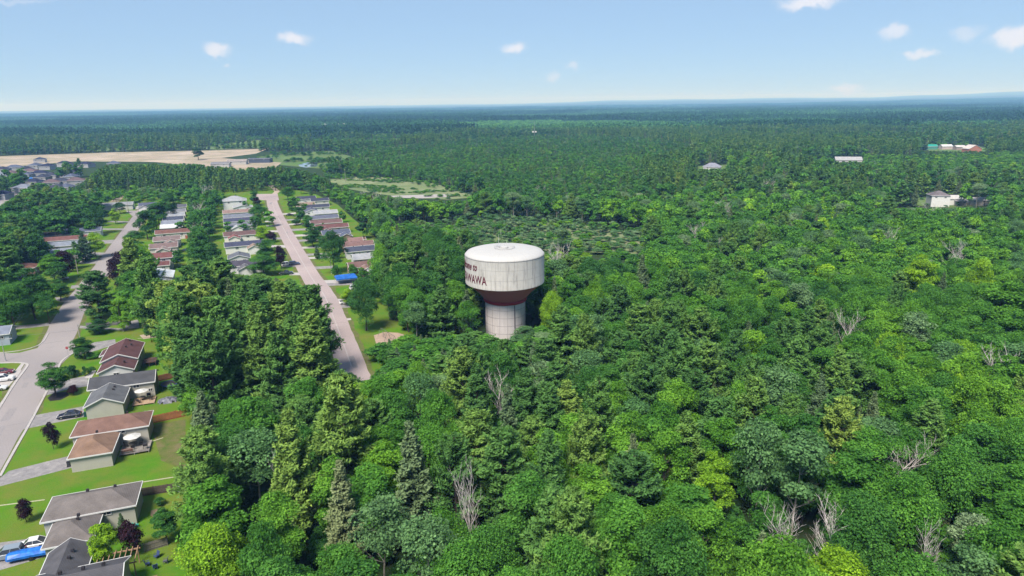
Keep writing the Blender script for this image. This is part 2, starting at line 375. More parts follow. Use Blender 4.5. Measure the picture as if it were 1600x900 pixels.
# drives off the right-hand street
for i, (x0, x1, y, hgt) in enumerate([(436, 462, 334, 2), (444, 480, 343, 2), (448, 482, 350, 2), (452, 492, 358, 3), (457, 492, 367, 3), (460, 496, 375, 3), (466, 505, 386, 3), (472, 510, 397, 3), (476, 520, 402, 3), (484, 525, 417, 4), (503, 556, 438, 5), (503, 556, 443, 4), (514, 552, 468, 5), (520, 552, 477, 5), (528, 548, 499, 3)]):
    sheet('driveway', poly_px([(x0, y), (x1, y - 2), (x1 + 1, y + hgt - 2), (x0 + 2, y + hgt)]), .0205, DRIVE_M if i % 2 else CONC_M)
for i, (x0, x1, y, hgt) in enumerate([(411, 427, 331, 1.5), (412, 430, 338, 1.5), (414, 434, 345, 2), (416, 437, 352, 2), (418, 440, 360, 3), (420, 447, 371, 3), (424, 452, 383, 4), (440, 470, 413, 4), (452, 478, 426, 4)]):
    sheet('driveway', poly_px([(x0, y), (x1, y), (x1 + 1, y + hgt), (x0, y + hgt)]), .0205, DRIVE_M if i % 2 else CONC_M)
PLAY = [G(*p) for p in [(584, 524), (600, 519), (622, 520), (640, 526), (628, 534), (600, 541), (588, 538)]]
sheet('play_sand', [p.xy for p in PLAY], .03, mat('play_sand', (.42, .31, .25), .95, .15, .6))
# open land beyond the houses
SAND = poly_px([(-500, 268), (-200, 252), (0, 244), (180, 238), (330, 235), (420, 232), (400, 240), (345, 247), (440, 254), (430, 262), (395, 268), (340, 263), (240, 253), (120, 252), (0, 262), (-200, 282), (-500, 310)])
sheet('sand', SAND, .05, SAND_M)
FIELDS = [poly_px([(300, 232), (340, 226), (400, 219), (480, 216), (520, 219), (470, 226), (420, 231), (340, 234)]),
          poly_px([(430, 240), (520, 236), (560, 248), (555, 258), (505, 264), (440, 258), (400, 246)]),
          poly_px([(100, 232), (180, 226), (230, 231), (180, 236), (110, 237)]),
          poly_px([(560, 218), (700, 214), (720, 218), (600, 222)]),
          poly_px([(640, 100 + 116), (690, 215), (720, 219), (650, 220)]),
          poly_px([(1445, 232), (1530, 229), (1560, 236), (1460, 240)]), poly_px([(1390, 222), (1440, 216), (1460, 221), (1400, 225)]),
          poly_px([(1395, 312), (1450, 308), (1545, 312), (1560, 320), (1480, 325), (1440, 322)]),
          poly_px([(1060, 193), (1135, 191), (1150, 194), (1070, 196)]), poly_px([(880, 206), (960, 204), (975, 206), (890, 208.5)]), poly_px([(560, 192), (640, 190), (650, 192), (570, 194.5)]), poly_px([(1240, 207), (1330, 205), (1340, 207.5), (1250, 210)]), poly_px([(230, 205), (330, 202), (345, 205), (240, 208)]),
          poly_px([(1085, 260), (1140, 257), (1150, 264), (1090, 266)])]
for f in FIELDS: sheet('meadow', f, .04, FIELD_M)
MARSH = poly_px([(500, 283), (540, 276), (600, 277), (660, 282), (712, 296), (745, 308), (700, 312), (640, 309), (590, 303), (530, 293)])
sheet('marsh', MARSH, .04, MARSH_M)
sheet('mud_bank', poly_px([(610, 306), (640, 305), (705, 303), (712, 307), (660, 310), (616, 309)]), .06, mat('grey_mud', (.4, .37, .36), .9))
POND = poly_px([(466, 257), (480, 254), (496, 254), (496, 260), (478, 262), (468, 260)])
pm, pt, pp = newmat('pond_water'); pp.inputs['Base Color'].default_value = (.1, .13, .15, 1); pp.inputs['Roughness'].default_value = .03
sheet('pond', POND, .08, pm)
TWR = Vector((-2.0, 190.0))
sheet('scrubland', poly_px([(700, 352), (760, 344), (900, 350), (1000, 366), (1000, 398), (920, 394), (800, 388), (710, 372)]), .02, MARSH_M)

# ================================================================== TREES: source meshes
rng = np.random.default_rng(7)
def unit(a): return a / (np.linalg.norm(a, axis=1, keepdims=True) + 1e-9)
def quads_mesh(name, C, Nn, sx, sy, v, m, long_dir=None, extra=None):
    """leaf cards: centre C, normal Nn, half sizes; extra: MB trunk joined with its own material"""
    n = len(C); Nn = unit(Nn)
    if long_dir is None: long_dir = rng.normal(size=(n, 3))
    T = unit(long_dir - Nn * np.sum(long_dir * Nn, axis=1, keepdims=True)); B = np.cross(Nn, T)
    sx = np.broadcast_to(np.asarray(sx), (n,))[:, None]; sy = np.broadcast_to(np.asarray(sy), (n,))[:, None]
    fold = Nn * (sy * .35)
    V = np.stack([C - T * sx, C - B * sy - fold, C + T * sx, C + B * sy - fold], axis=1).reshape(-1, 3)
    ev = np.array(extra.v).reshape(-1, 3) if extra else np.zeros((0, 3))
    me = bpy.data.meshes.new(name); nv = 4 * n; faces_e = extra.f if extra else []
    me.vertices.add(nv + len(ev)); me.vertices.foreach_set('co', np.concatenate([V, ev]).astype(np.float32).ravel())
    loops = list(range(nv)); starts = list(range(0, nv, 4)); cur = nv
    for f in faces_e:
        starts.append(cur); loops += [nv + i for i in f]; cur += len(f)
    me.loops.add(len(loops)); me.loops.foreach_set('vertex_index', loops)
    me.polygons.add(len(starts)); me.polygons.foreach_set('loop_start', starts)
    me.materials.append(m)
    if extra: me.materials.append(extra.m); me.polygons.foreach_set('material_index', [0] * n + [1] * len(faces_e))
    at = me.attributes.new('v', 'FLOAT', 'FACE'); at.data.foreach_set('value', np.concatenate([np.clip(v, 0, 1), np.full(len(faces_e), .4)]).astype(np.float32))
    me.update(); me.validate(); return me
def limb_tree(seed, H, R, base=.3, n_l=9, r0=.22, m=BARK, fork=True):
    R_ = random.Random(seed); b = MB(); b.m = m; pts = []; x = y = 0
    k = 6
    for i in range(k + 1):
        z = H * .86 * i / k; pts.append(Vector((x, y, z))); x += R_.uniform(-.2, .2); y += R_.uniform(-.2, .2)
    b.path(pts, [r0 * (1 - .85 * i / k) for i in range(k + 1)], 7)
    for j in range(n_l):
        t = base + (.8 - base) * j / n_l; i = int(t * k / .86 * .86); i = min(i, k - 1); p = pts[i].lerp(pts[i + 1], .5); a = R_.uniform(0, 6.28); L = R * R_.uniform(.5, .9) * (1.1 - t * .5)
        mid = p + Vector((math.cos(a) * L * .5, math.sin(a) * L * .5, L * .35)); e = p + Vector((math.cos(a) * L, math.sin(a) * L, L * .85))
        rr = r0 * .4 * (1.1 - t); b.path([p, mid, e], [rr, rr * .6, rr * .2], 5)
        if fork:
            for s in (-1, 1):
                e2 = mid + Vector((math.cos(a + s * .7) * L * .5, math.sin(a + s * .7) * L * .5, L * .5)); b.tube(mid, e2, rr * .5, rr * .12, 4)
    return b
def broadleaf_leaves(seed, H, R, K=26, per=260, ls=.26, base=.22, oval=1.0, droop=0.0, bare=0.0):
    r = np.random.default_rng(seed)
    cz = H * (base + 1) / 2; rz = H * (1 - base) / 2
    d = unit(r.normal(size=(K, 3))); d[:, 2] = np.where(d[:, 2] < -.85, -d[:, 2], d[:, 2])
    rad_ = r.uniform(.45, .85, K)[:, None]
    cc = d * rad_ * np.array([R, R, rz * oval]) + np.array([0, 0, cz])
    cr = R * r.uniform(.27, .48, K)
    # top leader clumps
    cc[0] = (r.uniform(-.5, .5), r.uniform(-.5, .5), H - cr[0] * .8)
    Cs, Ns, Vs, Ss = [], [], [], []
    for i in range(K):
        nn = int(per * (cr[i] / (R * .38)) ** 2); q = unit(r.normal(size=(nn, 3))); q[:, 2] = np.where((q[:, 2] < -.2) & (r.uniform(size=nn) < .75), -q[:, 2], q[:, 2])
        rr = cr[i] * (r.uniform(.55, 1.12, nn) ** .6)[:, None]; lump = 1 + .22 * np.sin(q[:, 0:1] * 5 + i) * np.cos(q[:, 1:2] * 6 + i * 2)
        P = cc[i] + q * rr * lump * np.array([1, 1, .78]); keep = P[:, 2] > H * base * .6
        out = unit(P - np.array([0, 0, cz * .8]))
        nrm = q * .5 + out * .4 + r.normal(size=(nn, 3)) * .55 + np.array([0, 0, .35])
        vb = r.uniform(.25, .6); Cs.append(P[keep]); Ns.append(nrm[keep]); Vs.append((vb + r.normal(0, .14, nn))[keep]); Ss.append((ls * r.uniform(.7, 1.35, nn))[keep])
    return np.concatenate(Cs), np.concatenate(Ns), np.concatenate(Vs), np.concatenate(Ss)
def pine_leaves(seed, H, R, per=26, base=.22, step=.95, ls=.42, nb=(5, 7), top_pow=.75):
    r = np.random.default_rng(seed); Cs, Ns, Vs, Ls = [], [], [], []; R_ = random.Random(seed); b = MB(); b.m = BARK
    b.path([(0, 0, 0), (.1, 0, H * .5), (0, .1, H * .97)], [.3, .2, .03], 7)
    z = H * base
    side = [R_.uniform(.75, 1.2) for _ in range(8)]
    while z < H * .985:
        t = (z / H - base) / (1 - base); prof = (1 - t) ** top_pow * min(1, .55 + t * 2.2) + .035
        for k in range(R_.randint(*nb)):
            a = R_.uniform(0, 6.283); L = R * prof * R_.uniform(.62, 1.12) * side[int(a / 6.284 * 8)]; up = R_.uniform(.12, .36) + .65 * t
            z0 = z + R_.uniform(-.35, .35); n_ = max(8, int(per * (L / R * 1.6 + .1)))
            s = r.uniform(.22, 1, n_) ** .75; lat = r.normal(0, .2, n_) * L * (1.2 - s * .7) + r.normal(0, .16, n_)
            zz = z0 + s * L * up * (.4 + s * .75) - .1 * L * s * (1 - t) + r.normal(0, .26, n_) + .1
            P = np.stack([np.cos(a) * s * L - np.sin(a) * lat, np.sin(a) * s * L + np.cos(a) * lat, np.minimum(zz, H)], 1)
            ld = np.stack([np.cos(a) + r.normal(0, .5, n_), np.sin(a) + r.normal(0, .5, n_), 1.0 + r.normal(0, .5, n_)], 1)
            nr = np.stack([r.normal(0, .7, n_) + .35 * np.cos(a), r.normal(0, .7, n_) + .35 * np.sin(a), np.ones(n_) * .9], 1)
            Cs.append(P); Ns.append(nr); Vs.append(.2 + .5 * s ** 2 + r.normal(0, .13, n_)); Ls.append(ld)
            b.tube((0, 0, z0), (math.cos(a) * L * .8, math.sin(a) * L * .8, z0 + L * .8 * up * .8), .05 + .03 * (1 - t), .015, 3)
        z += step * R_.uniform(.75, 1.2) * (1.15 - .5 * t)
    return np.concatenate(Cs), np.concatenate(Ns), np.concatenate(Vs), np.concatenate(Ls), b
def dead_mb(seed, H, R):
    R_ = random.Random(seed); b = MB(); b.m = DEADWOOD
    def grow(p, d, L, r, lev):
        q = p; dd = d.copy()
        for i in range(3):
            nq = q + dd * (L / 3); b.tube(q, nq, r * (1 - i * .25), r * (1 - (i + 1) * .25), 4 if lev else 6, cap=False)
            if lev < 3:
                for _ in range(2 if lev else 3):
                    a = Vector((R_.uniform(-1, 1), R_.uniform(-1, 1), R_.uniform(.0, .8))).normalized(); grow(nq, (dd * .75 + a * .8).normalized(), L * R_.uniform(.4, .62), r * .48, lev + 1)
            q = nq; dd = (dd + Vector((R_.uniform(-.15, .15), R_.uniform(-.15, .15), .05))).normalized()
    grow(Vector((0, 0, 0)), Vector((0, 0, 1)), H * .72, .2, 0)
    return b
SRC = {}      # kind -> list of (crown mesh, trunk mesh, natural height, natural radius)
LODM = {}
def add_src(kind, crown, trunk, H, R): SRC.setdefault(kind, []).append((crown, trunk, H, R))
for i in range(7):
    H, R = [(16, 4.4), (17, 4.0), (15, 4.9), (18, 4.4), (14, 3.8), (16, 3.3), (15.5, 5.2)][i]
    C, Nn, V, Sz = broadleaf_leaves(20 + i, H, R, K=[30, 34, 30, 36, 24, 30, 34][i], per=470, ls=.175, base=[.1, .08, .14, .1, .06, .05, .12][i])
    tb = limb_tree(30 + i, H, R * .8)
    add_src('broadleaf_tree', quads_mesh('broadleaf_crown', C, Nn, Sz, Sz * .62, V, LEAF), tb.mesh('broadleaf_trunk', BARK), H, R)
for i in range(5):
    H, R = [(22, 6.0), (20, 5.0), (23, 5.6), (19, 5.6), (21, 4.4)][i]
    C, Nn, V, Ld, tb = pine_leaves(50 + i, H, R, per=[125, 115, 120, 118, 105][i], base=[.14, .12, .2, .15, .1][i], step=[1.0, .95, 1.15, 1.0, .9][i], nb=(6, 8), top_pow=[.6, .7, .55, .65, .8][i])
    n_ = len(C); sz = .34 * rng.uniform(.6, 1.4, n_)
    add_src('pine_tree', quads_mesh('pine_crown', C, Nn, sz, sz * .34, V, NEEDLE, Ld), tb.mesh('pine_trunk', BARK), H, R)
for i in range(3):
    H, R = [(16, 3.0), (14, 2.6), (17, 3.4)][i]
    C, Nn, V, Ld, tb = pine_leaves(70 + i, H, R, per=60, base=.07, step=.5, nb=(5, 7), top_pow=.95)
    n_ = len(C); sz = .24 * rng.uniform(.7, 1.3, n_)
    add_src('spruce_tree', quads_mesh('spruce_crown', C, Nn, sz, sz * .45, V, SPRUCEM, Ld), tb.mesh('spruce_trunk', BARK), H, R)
for i in range(3):
    H, R = [(16, 3.9), (17, 3.3), (15, 4.3)][i]
    C, Nn, V, Sz = broadleaf_leaves(90 + i, H, R, K=26, per=170, ls=.19, base=.42)
    tb = limb_tree(95 + i, H, R, base=.35, n_l=12, r0=.17)
    add_src('aspen_tree', quads_mesh('aspen_crown', C, Nn, Sz, Sz * .7, V, ASPENM), tb.mesh('aspen_trunk', PALEBARK), H, R)
for i in range(3):
    C, Nn, V, Sz = broadleaf_leaves(110 + i, 7.5, 2.7, K=38, per=150, ls=.16, base=.06, oval=1.0)
    tb = limb_tree(115 + i, 7.5, 2.4, r0=.13)
    add_src('purple_tree', quads_mesh('purple_crown', C, Nn, Sz, Sz * .65, V, PURPLE), tb.mesh('purple_trunk', BARK), 7.5, 3.0)
for i in range(4):
    tb = dead_mb(130 + i, 14, 4); add_src('dead_tree', tb.mesh('dead_branches', DEADWOOD), None, 14 * .95, 3.5)
for i in range(2):   # bushes
    C, Nn, V, Sz = broadleaf_leaves(140 + i, 2.4, 1.5, K=12, per=110, ls=.13, base=.02)
    add_src('shrub', quads_mesh('shrub_leaves', C, Nn, Sz, Sz * .65, V, LEAF), None, 2.4, 1.5)

# things made from the source meshes -------------------------------
ANG = random.Random(5)
def place_tree(kind, x, y, H, R, tint, label, group=None, var=None, rz=None, name=None, cat=None):
    src = SRC[kind]; i = ANG.randrange(len(src)) if var is None else var; crown, trunk, h0, r0 = src[i]
    t = thing(name or kind, label, cat or {'broadleaf_tree': 'tree', 'pine_tree': 'pine tree', 'spruce_tree': 'spruce tree', 'aspen_tree': 'aspen tree', 'purple_tree': 'purple tree', 'dead_tree': 'dead tree', 'shrub': 'shrub'}[kind], (x, y, 0), ANG.uniform(0, 6.28) if rz is None else rz, group)
    t.scale = (R / r0, R / r0, H / h0)
    c = bpy.data.objects.new({'dead_tree': 'branches'}.get(kind, 'crown'), crown); COL.objects.link(c); c.parent = t; c['tint'] = float(tint)
    if trunk:
        k = bpy.data.objects.new('trunk', trunk); COL.objects.link(k); k.parent = t; k['tint'] = .5
    return t

# ---- yard and street trees surveyed one by one: kind, base px, base py, top py, width px, tint, label
YARD = [
 ('broadleaf_tree', 163, 884, 820, 50, 1.0, 'bright lime green round tree beside the pergola'),
 ('purple_tree', 206, 868, 815, 42, .4, 'dark purple tree right of the lime green tree'),
 ('spruce_tree', 194, 838, 802, 20, .2, 'small green conical tree against the wall of the grey roofed bungalow'),
 ('purple_tree', 42, 816, 778, 25, .2, 'small dark purple tree on the lawn left of the grey hipped roof'),
 ('purple_tree', 84, 702, 660, 25, .0, 'small dark conical tree on the lawn left of the brown hipped roof'),
 ('broadleaf_tree', 87, 620, 566, 44, .35, 'green tree standing in the black mulch bed'),
 ('purple_tree', 115, 617, 602, 17, .6, 'low reddish shrub beside the black mulch bed'),
 ('broadleaf_tree', 133, 560, 527, 33, .1, 'dark rounded tree on the street corner by the maroon roof'),
 ('shrub', 123, 560, 551, 14, .1, 'low dark shrub left of the corner tree'), ('shrub', 145, 560, 551, 20, .5, 'bright shrub right of the corner tree'),
 ('shrub', 111, 589, 573, 26, .0, 'large dark round bush on the bright front lawn'), ('shrub', 134, 587, 574, 10, .05, 'narrow dark bush beside the maroon roofed house'), ('shrub', 143, 583, 573, 14, .2, 'small bush at the front step of the maroon roofed house'),
 ('pine_tree', 157, 497, 424, 74, .15, 'dark wide pine leaning over the left street'),
 ('broadleaf_tree', 193, 516, 465, 42, .85, 'yellow green tree behind the maroon roofed house'),
 ('broadleaf_tree', 156, 521, 499, 34, .0, 'dark low round tree beside the left street verge'),
 ('broadleaf_tree', 216, 484, 424, 58, .4, 'green tree in front of the pale roofed house'),
 ('broadleaf_tree', 24, 512, 446, 56, .4, 'leafy tree at the left edge above the cross street'),
 ('broadleaf_tree', 56, 500, 418, 58, .25, 'tall leafy tree behind the white utility pole'),
 ('broadleaf_tree', 78, 506, 462, 36, .3, 'smaller tree at the left street verge beside the utility pole'),
 ('broadleaf_tree', 95, 470, 436, 30, .25, 'low tree between the two driveways on the left street'),
 ('broadleaf_tree', 86, 440, 398, 36, .7, 'light green tree left of the purple maple'),
 ('purple_tree', 104, 436, 392, 36, .2, 'round dark purple maple on the left street lawn'),
 ('spruce_tree', 135, 409, 363, 30, .0, 'blue grey spruce beside the grey roofed house'),
 ('broadleaf_tree', 150, 403, 363, 30, .97, 'bright yellow green tree right of the blue grey spruce'),
 ('broadleaf_tree', 153, 366, 321, 30, .1, 'dark tree right of the navy roof on the left street'),
 ('broadleaf_tree', 181, 350, 325, 15, 1.0, 'small lime tree near the end of the left street'),
 ('broadleaf_tree', 188, 334, 316, 20, .0, 'small dark tree at the end of the left street'),
 ('broadleaf_tree', 231, 374, 328, 34, .2, 'dark green tree on the right side of the left street'),
 ('broadleaf_tree', 249, 352, 316, 34, .3, 'tree behind the dark green street tree'),
 ('broadleaf_tree', 213, 390, 360, 34, .3, 'green tree in front of the first brown roofs'),
 ('broadleaf_tree', 214, 410, 381, 46, .9, 'wide lime green tree above the purple trees'),
 ('purple_tree', 201, 426, 388, 44, .1, 'large dark purple tree on the street verge'), ('purple_tree', 185, 446, 404, 32, .2, 'purple tree overhanging the left street kerb'), ('purple_tree', 192, 456, 424, 24, .0, 'lowest purple tree beside the left street'),
 ('broadleaf_tree', 405, 352, 320, 28, .35, 'green tree at the front of the grey roofed row'),
 ('broadleaf_tree', 411, 379, 353, 22, 1.0, 'vivid yellow lime tree beside the right street'),
 ('purple_tree', 424, 379, 361, 20, .2, 'purple tree right of the vivid yellow lime tree'),
 ('purple_tree', 402, 322, 309, 14, .1, 'small purple tree near the far turning head'),
 ('broadleaf_tree', 417, 412, 374, 32, .3, 'green tree left of the tall purple street tree'), ('purple_tree', 440, 420, 383, 20, .1, 'tall purple tree left of the parked van'),
 ('broadleaf_tree', 412, 430, 398, 46, .35, 'green tree above the dark parked car'),
 ('broadleaf_tree', 463, 414 - 62, 341, 15, .2, 'small round tree on the far right street lawn'),
 ('broadleaf_tree', 487, 356, 341, 13, .1, 'small dark tree beside the brown roof'),
 ('broadleaf_tree', 490, 386, 354, 29, .1, 'round dark tree left of the tall street tree'),
 ('spruce_tree', 496, 405, 384, 12, .1, 'small dark spruce under the round dark tree'),
 ('broadleaf_tree', 523, 428, 360, 44, .12, 'tall dark green tree behind the street lamp'),
 ('shrub', 526, 434, 414, 18, .3, 'small bushy tree right of the street lamp'),
 ('broadleaf_tree', 545, 478, 452, 22, 1.0, 'small lime tree in front of the blue canopy'),
 ('broadleaf_tree', 572, 517, 437, 50, .2, 'tall tree behind the utility pole by the playground'),
 ('broadleaf_tree', 568, 462, 436, 30, .1, 'tree right of the blue canopy'), 
 ('broadleaf_tree', 463, 338, 314, 20, .2, 'tree at the far end of the right street'), ('broadleaf_tree', 450, 312, 292, 22, .4, 'light green tree by the far turning head'),
 ('purple_tree', 456, 326, 312, 14, .0, 'small dark purple tree before the far navy roofs'),
 ('broadleaf_tree', 345, 300, 288, 16, .6, 'light tree left of the pale grey hipped house'),
 ('broadleaf_tree', 262, 848, 795, 40, .3, 'small tree at the forest edge above the garden chairs'), ('broadleaf_tree', 250, 790, 778, 18, .2, 'leafy bush against the back wall of the taupe roofed bungalow'),
 ('broadleaf_tree', 630, 508, 410, 54, .3, 'tall broadleaf tree between the playground and the water tower'), ('pine_tree', 610, 486, 396, 46, .3, 'tall pine behind the playground beside the grey roofed low house'),
 ('broadleaf_tree', 310, 250, 230, 17, .05, 'lone dark tree standing on the sand field'),
 ('broadleaf_tree', 268, 345, 300, 20, .1, 'tree behind the row of dark roofs'),
]
MANUAL = {}
for kind, bx, by, ty, wp, tint, label in YARD:
    p = G(bx, by); H = height_at(p.y, bx, ty); R = wp * mpp(p) / 2
    MANUAL.setdefault(kind, []).append((p.x, p.y, max(1.2, H), R, tint, label))
    place_tree(kind, p.x, p.y, max(1.2, H), R, tint, label)
# distinctive trees of the near forest
NAMED = [
 ('pine_tree', 548, 800, 588, 128, .75, 'large light green pine right of the street end in the lower left forest'),
 ('pine_tree', 470, 850, 640, 90, .8, 'tall light green pine in the middle of the lower left forest'),
 ('pine_tree', 1300, 770, 622, 84, 1.0, 'yellow green pine standing out in the lower right forest'),
 ('broadleaf_tree', 1110, 830, 706, 60, .93, 'brightest yellow green tree in the lower centre forest'),
 ('broadleaf_tree', 345, 960, 825, 104, .95, 'light yellow green tree at the bottom edge near the garden chairs'),
 ('broadleaf_tree', 1430, 496, 398, 50, 1.0, 'bright yellow green tree in the right forest'),
 ('broadleaf_tree', 1520, 500, 404, 40, .98, 'pale lime tree at the right edge of the forest'),
 ('broadleaf_tree', 1555, 560, 438, 84, .7, 'big rounded tree near the right edge'),
 ('dead_tree', 1215, 925, 816, 56, .5, 'bare dead tree left of the other two at the bottom right edge'),
 ('dead_tree', 1290, 935, 832, 62, .5, 'wide bare dead tree in the middle of the bottom right edge'),
 ('dead_tree', 1425, 960, 856, 46, .5, 'bare dead tree rightmost along the bottom edge'),
 ('dead_tree', 740, 900, 772, 44, .5, 'slender bare tree between broadleaf trees at the bottom centre'),
 ('dead_tree', 1333, 830, 736, 26, .5, 'small bare tree in a gap of the lower right forest'),
 ('dead_tree', 1395, 800, 712, 60, .5, 'bare branching tree in the lower right forest hollow'),
 ('dead_tree', 1555, 660, 574, 50, .5, 'bare tree near the right edge'),
 ('dead_tree', 445, 830, 742, 26, .5, 'small grey dead tree in the lower left forest'),
 ('aspen_tree', 1235, 860, 672, 90, .35, 'blue green aspen with white stems in the lower right forest'),
 ('aspen_tree', 1175, 840, 664, 76, .35, 'blue green aspen left of its twin in the lower right forest'),
 ('aspen_tree', 1500, 920, 806, 60, .9, 'pale grey green aspen at the lower right'),
 ('aspen_tree', 1470, 640, 536, 60, .3, 'aspen below the bright trees on the right'),
 ('spruce_tree', 650, 850, 660, 90, .5, 'grey green spruce in the lower centre left forest'),
 ('spruce_tree', 545, 900, 720, 84, .9, 'olive brown spruce at the lower left'),
 ('spruce_tree', 335, 770, 612, 78, .5, 'grey spruce at the left forest edge'),
 ('spruce_tree', 795, 740, 600, 50, .3, 'dark spruce in front of the water tower'),
]
NAMEDP = []
for kind, bx, by, ty, wp, tint, label in NAMED:
    p = G(bx, by); H = height_at(p.y, bx, ty); R = wp * mpp(p) / 2; NAMEDP.append((p.x, p.y, kind))
    place_tree(kind, p.x, p.y, H, R, tint, label, name=None)

# ---- the forest, sampled over the land ---------------------------
NOFOREST = [poly_px([(-900, 1300), (350, 1300), (340, 960), (332, 900), (322, 800), (320, 740), (316, 690), (306, 650), (284, 600), (258, 562), (225, 520), (215, 470), (225, 440), (285, 425), (283, 380), (295, 330), (290, 318), (255, 322), (190, 322), (170, 330), (140, 350), (60, 420), (20, 480), (0, 520), (-900, 700)]),
            poly_px([(338, 432), (330, 380), (345, 318), (352, 303), (415, 298), (490, 299), (528, 318), (552, 341), (582, 364), (603, 396), (600, 440), (588, 470), (604, 500), (645, 528), (600, 560), (565, 590), (560, 600), (548, 595), (520, 540), (507, 505), (490, 470), (470, 440), (440, 425), (400, 425)]),
            SAND, MARSH] + FIELDS + [poly_px([(440, 254), (515, 250), (516, 266), (450, 268)]), poly_px([(325, 243), (440, 236), (440, 262), (330, 268)])]
SUBDIV = poly_px([(-500, 330), (-80, 330), (0, 296), (60, 287), (150, 270), (165, 252), (0, 246), (-500, 290)])
NOFOREST.append(SUBDIV)
BUILT_CLEAR = [(G(1476, 312).xy, 12), (G(1113, 263).xy, 18), (G(1325, 250).xy, 14), (G(1475, 236).xy, 25), (G(1515, 236).xy, 25), (G(508, 197).xy, 45)]
BUILT_CLEAR = [(Vector(a), b) for a, b in BUILT_CLEAR]
PINES = poly_px([(215, 470), (300, 430), (440, 428), (480, 470), (510, 520), (540, 610), (480, 680), (340, 680), (310, 650), (285, 600), (250, 545)])
BELTM = poly_px([(283, 440), (350, 430), (340, 315), (300, 300), (285, 320)])
NOFOREST.append(poly_px([(270, 445), (304, 436), (302, 380), (304, 330), (292, 316), (270, 330)])); NOFOREST.append(poly_px([(343, 436), (355, 432), (352, 320), (343, 318)]))
CAPLINE = [(-200, 330), (0, 320), (30, 302), (50, 284), (100, 290), (125, 284), (150, 266), (165, 256), (300, 255), (330, 259), (380, 262), (440, 258), (500, 272), (520, 283), (560, 301), (640, 309), (725, 314), (740, 300), (760, 0)]
CAPS2 = [(1395, 1550, 324), (1092, 1136, 263), (1303, 1347, 251), (1440, 1540, 235), (155, 200, 327), (111, 150, 371), (75, 127, 401), (20, 46, 424), (238, 290, 412), (348, 402, 410), (480, 540, 199), (620, 735, 350), (735, 860, 386), (860, 1010, 398)]
def cap_height(x, y, H, FR):
    bx, by = project(x, y, 0); tx, ty = project(x, y, H); lim = None
    for (xa, ya), (xb, yb) in zip(CAPLINE[:-1], CAPLINE[1:]):
        if xa <= tx < xb: lim = ya + (yb - ya) * (tx - xa) / (xb - xa)
    if lim and by > lim - 7 and ty < lim: H = height_at(y, tx, lim + FR.uniform(0, 7))
    for xa, xb, l in CAPS2:
        if xa - 4 <= tx <= xb + 4 and by > l and project(x, y, H)[1] < l: H = min(H, max(height_at(y, tx, l + FR.uniform(0, 5 if l < 330 else 22)), 0 if l < 345 or l > 400 else 3.5))
    if y < 330 and 230 < tx < 295 and by > 430 and project(x, y, H)[1] < 436: H = height_at(y, tx, FR.uniform(436, 462))
    if y < 330 and 295 <= tx < 345 and by > 425 and project(x, y, H)[1] < 405: H = height_at(y, tx, FR.uniform(400, 425))
    if y < 330 and 345 <= tx < 480 and by > 425 and project(x, y, H)[1] < 428: H = height_at(y, tx, FR.uniform(428, 450))
    return H
LEFTB = poly_px([(-400, 520), (0, 520), (20, 480), (60, 420), (140, 350), (170, 330), (-400, 330)])
SCRUB = poly_px([(690, 350), (760, 340), (900, 348), (1010, 365), (1010, 400), (920, 398), (800, 392), (700, 378)])
YOUNG = poly_px([(500, 262), (560, 240), (720, 225), (900, 215), (1020, 222), (1100, 240), (1000, 275), (1000, 330), (900, 345), (700, 330), (760, 310), (712, 296), (560, 277)])
PLANT = poly_px([(700, 202), (880, 215), (1060, 238), (1250, 248), (1420, 240), (1390, 232), (1100, 215), (800, 190)])
BRIGHT = poly_px([(1150, 440), (1300, 395), (1500, 380), (1650, 420), (1650, 520), (1350, 500), (1200, 480)])
TALLB = poly_px([(600, 470), (640, 520), (730, 510), (760, 470), (860, 470), (1010, 490), (1010, 440), (860, 420), (620, 420)])
taken = [(x, y, max(2.0, R * .72)) for k in MANUAL for (x, y, H, R, t_, l) in MANUAL[k] if k != 'shrub'] + [(x, y, 2.2 if k == 'dead_tree' else 4.0) for x, y, k in NAMEDP]
FR = random.Random(11); TREES = []
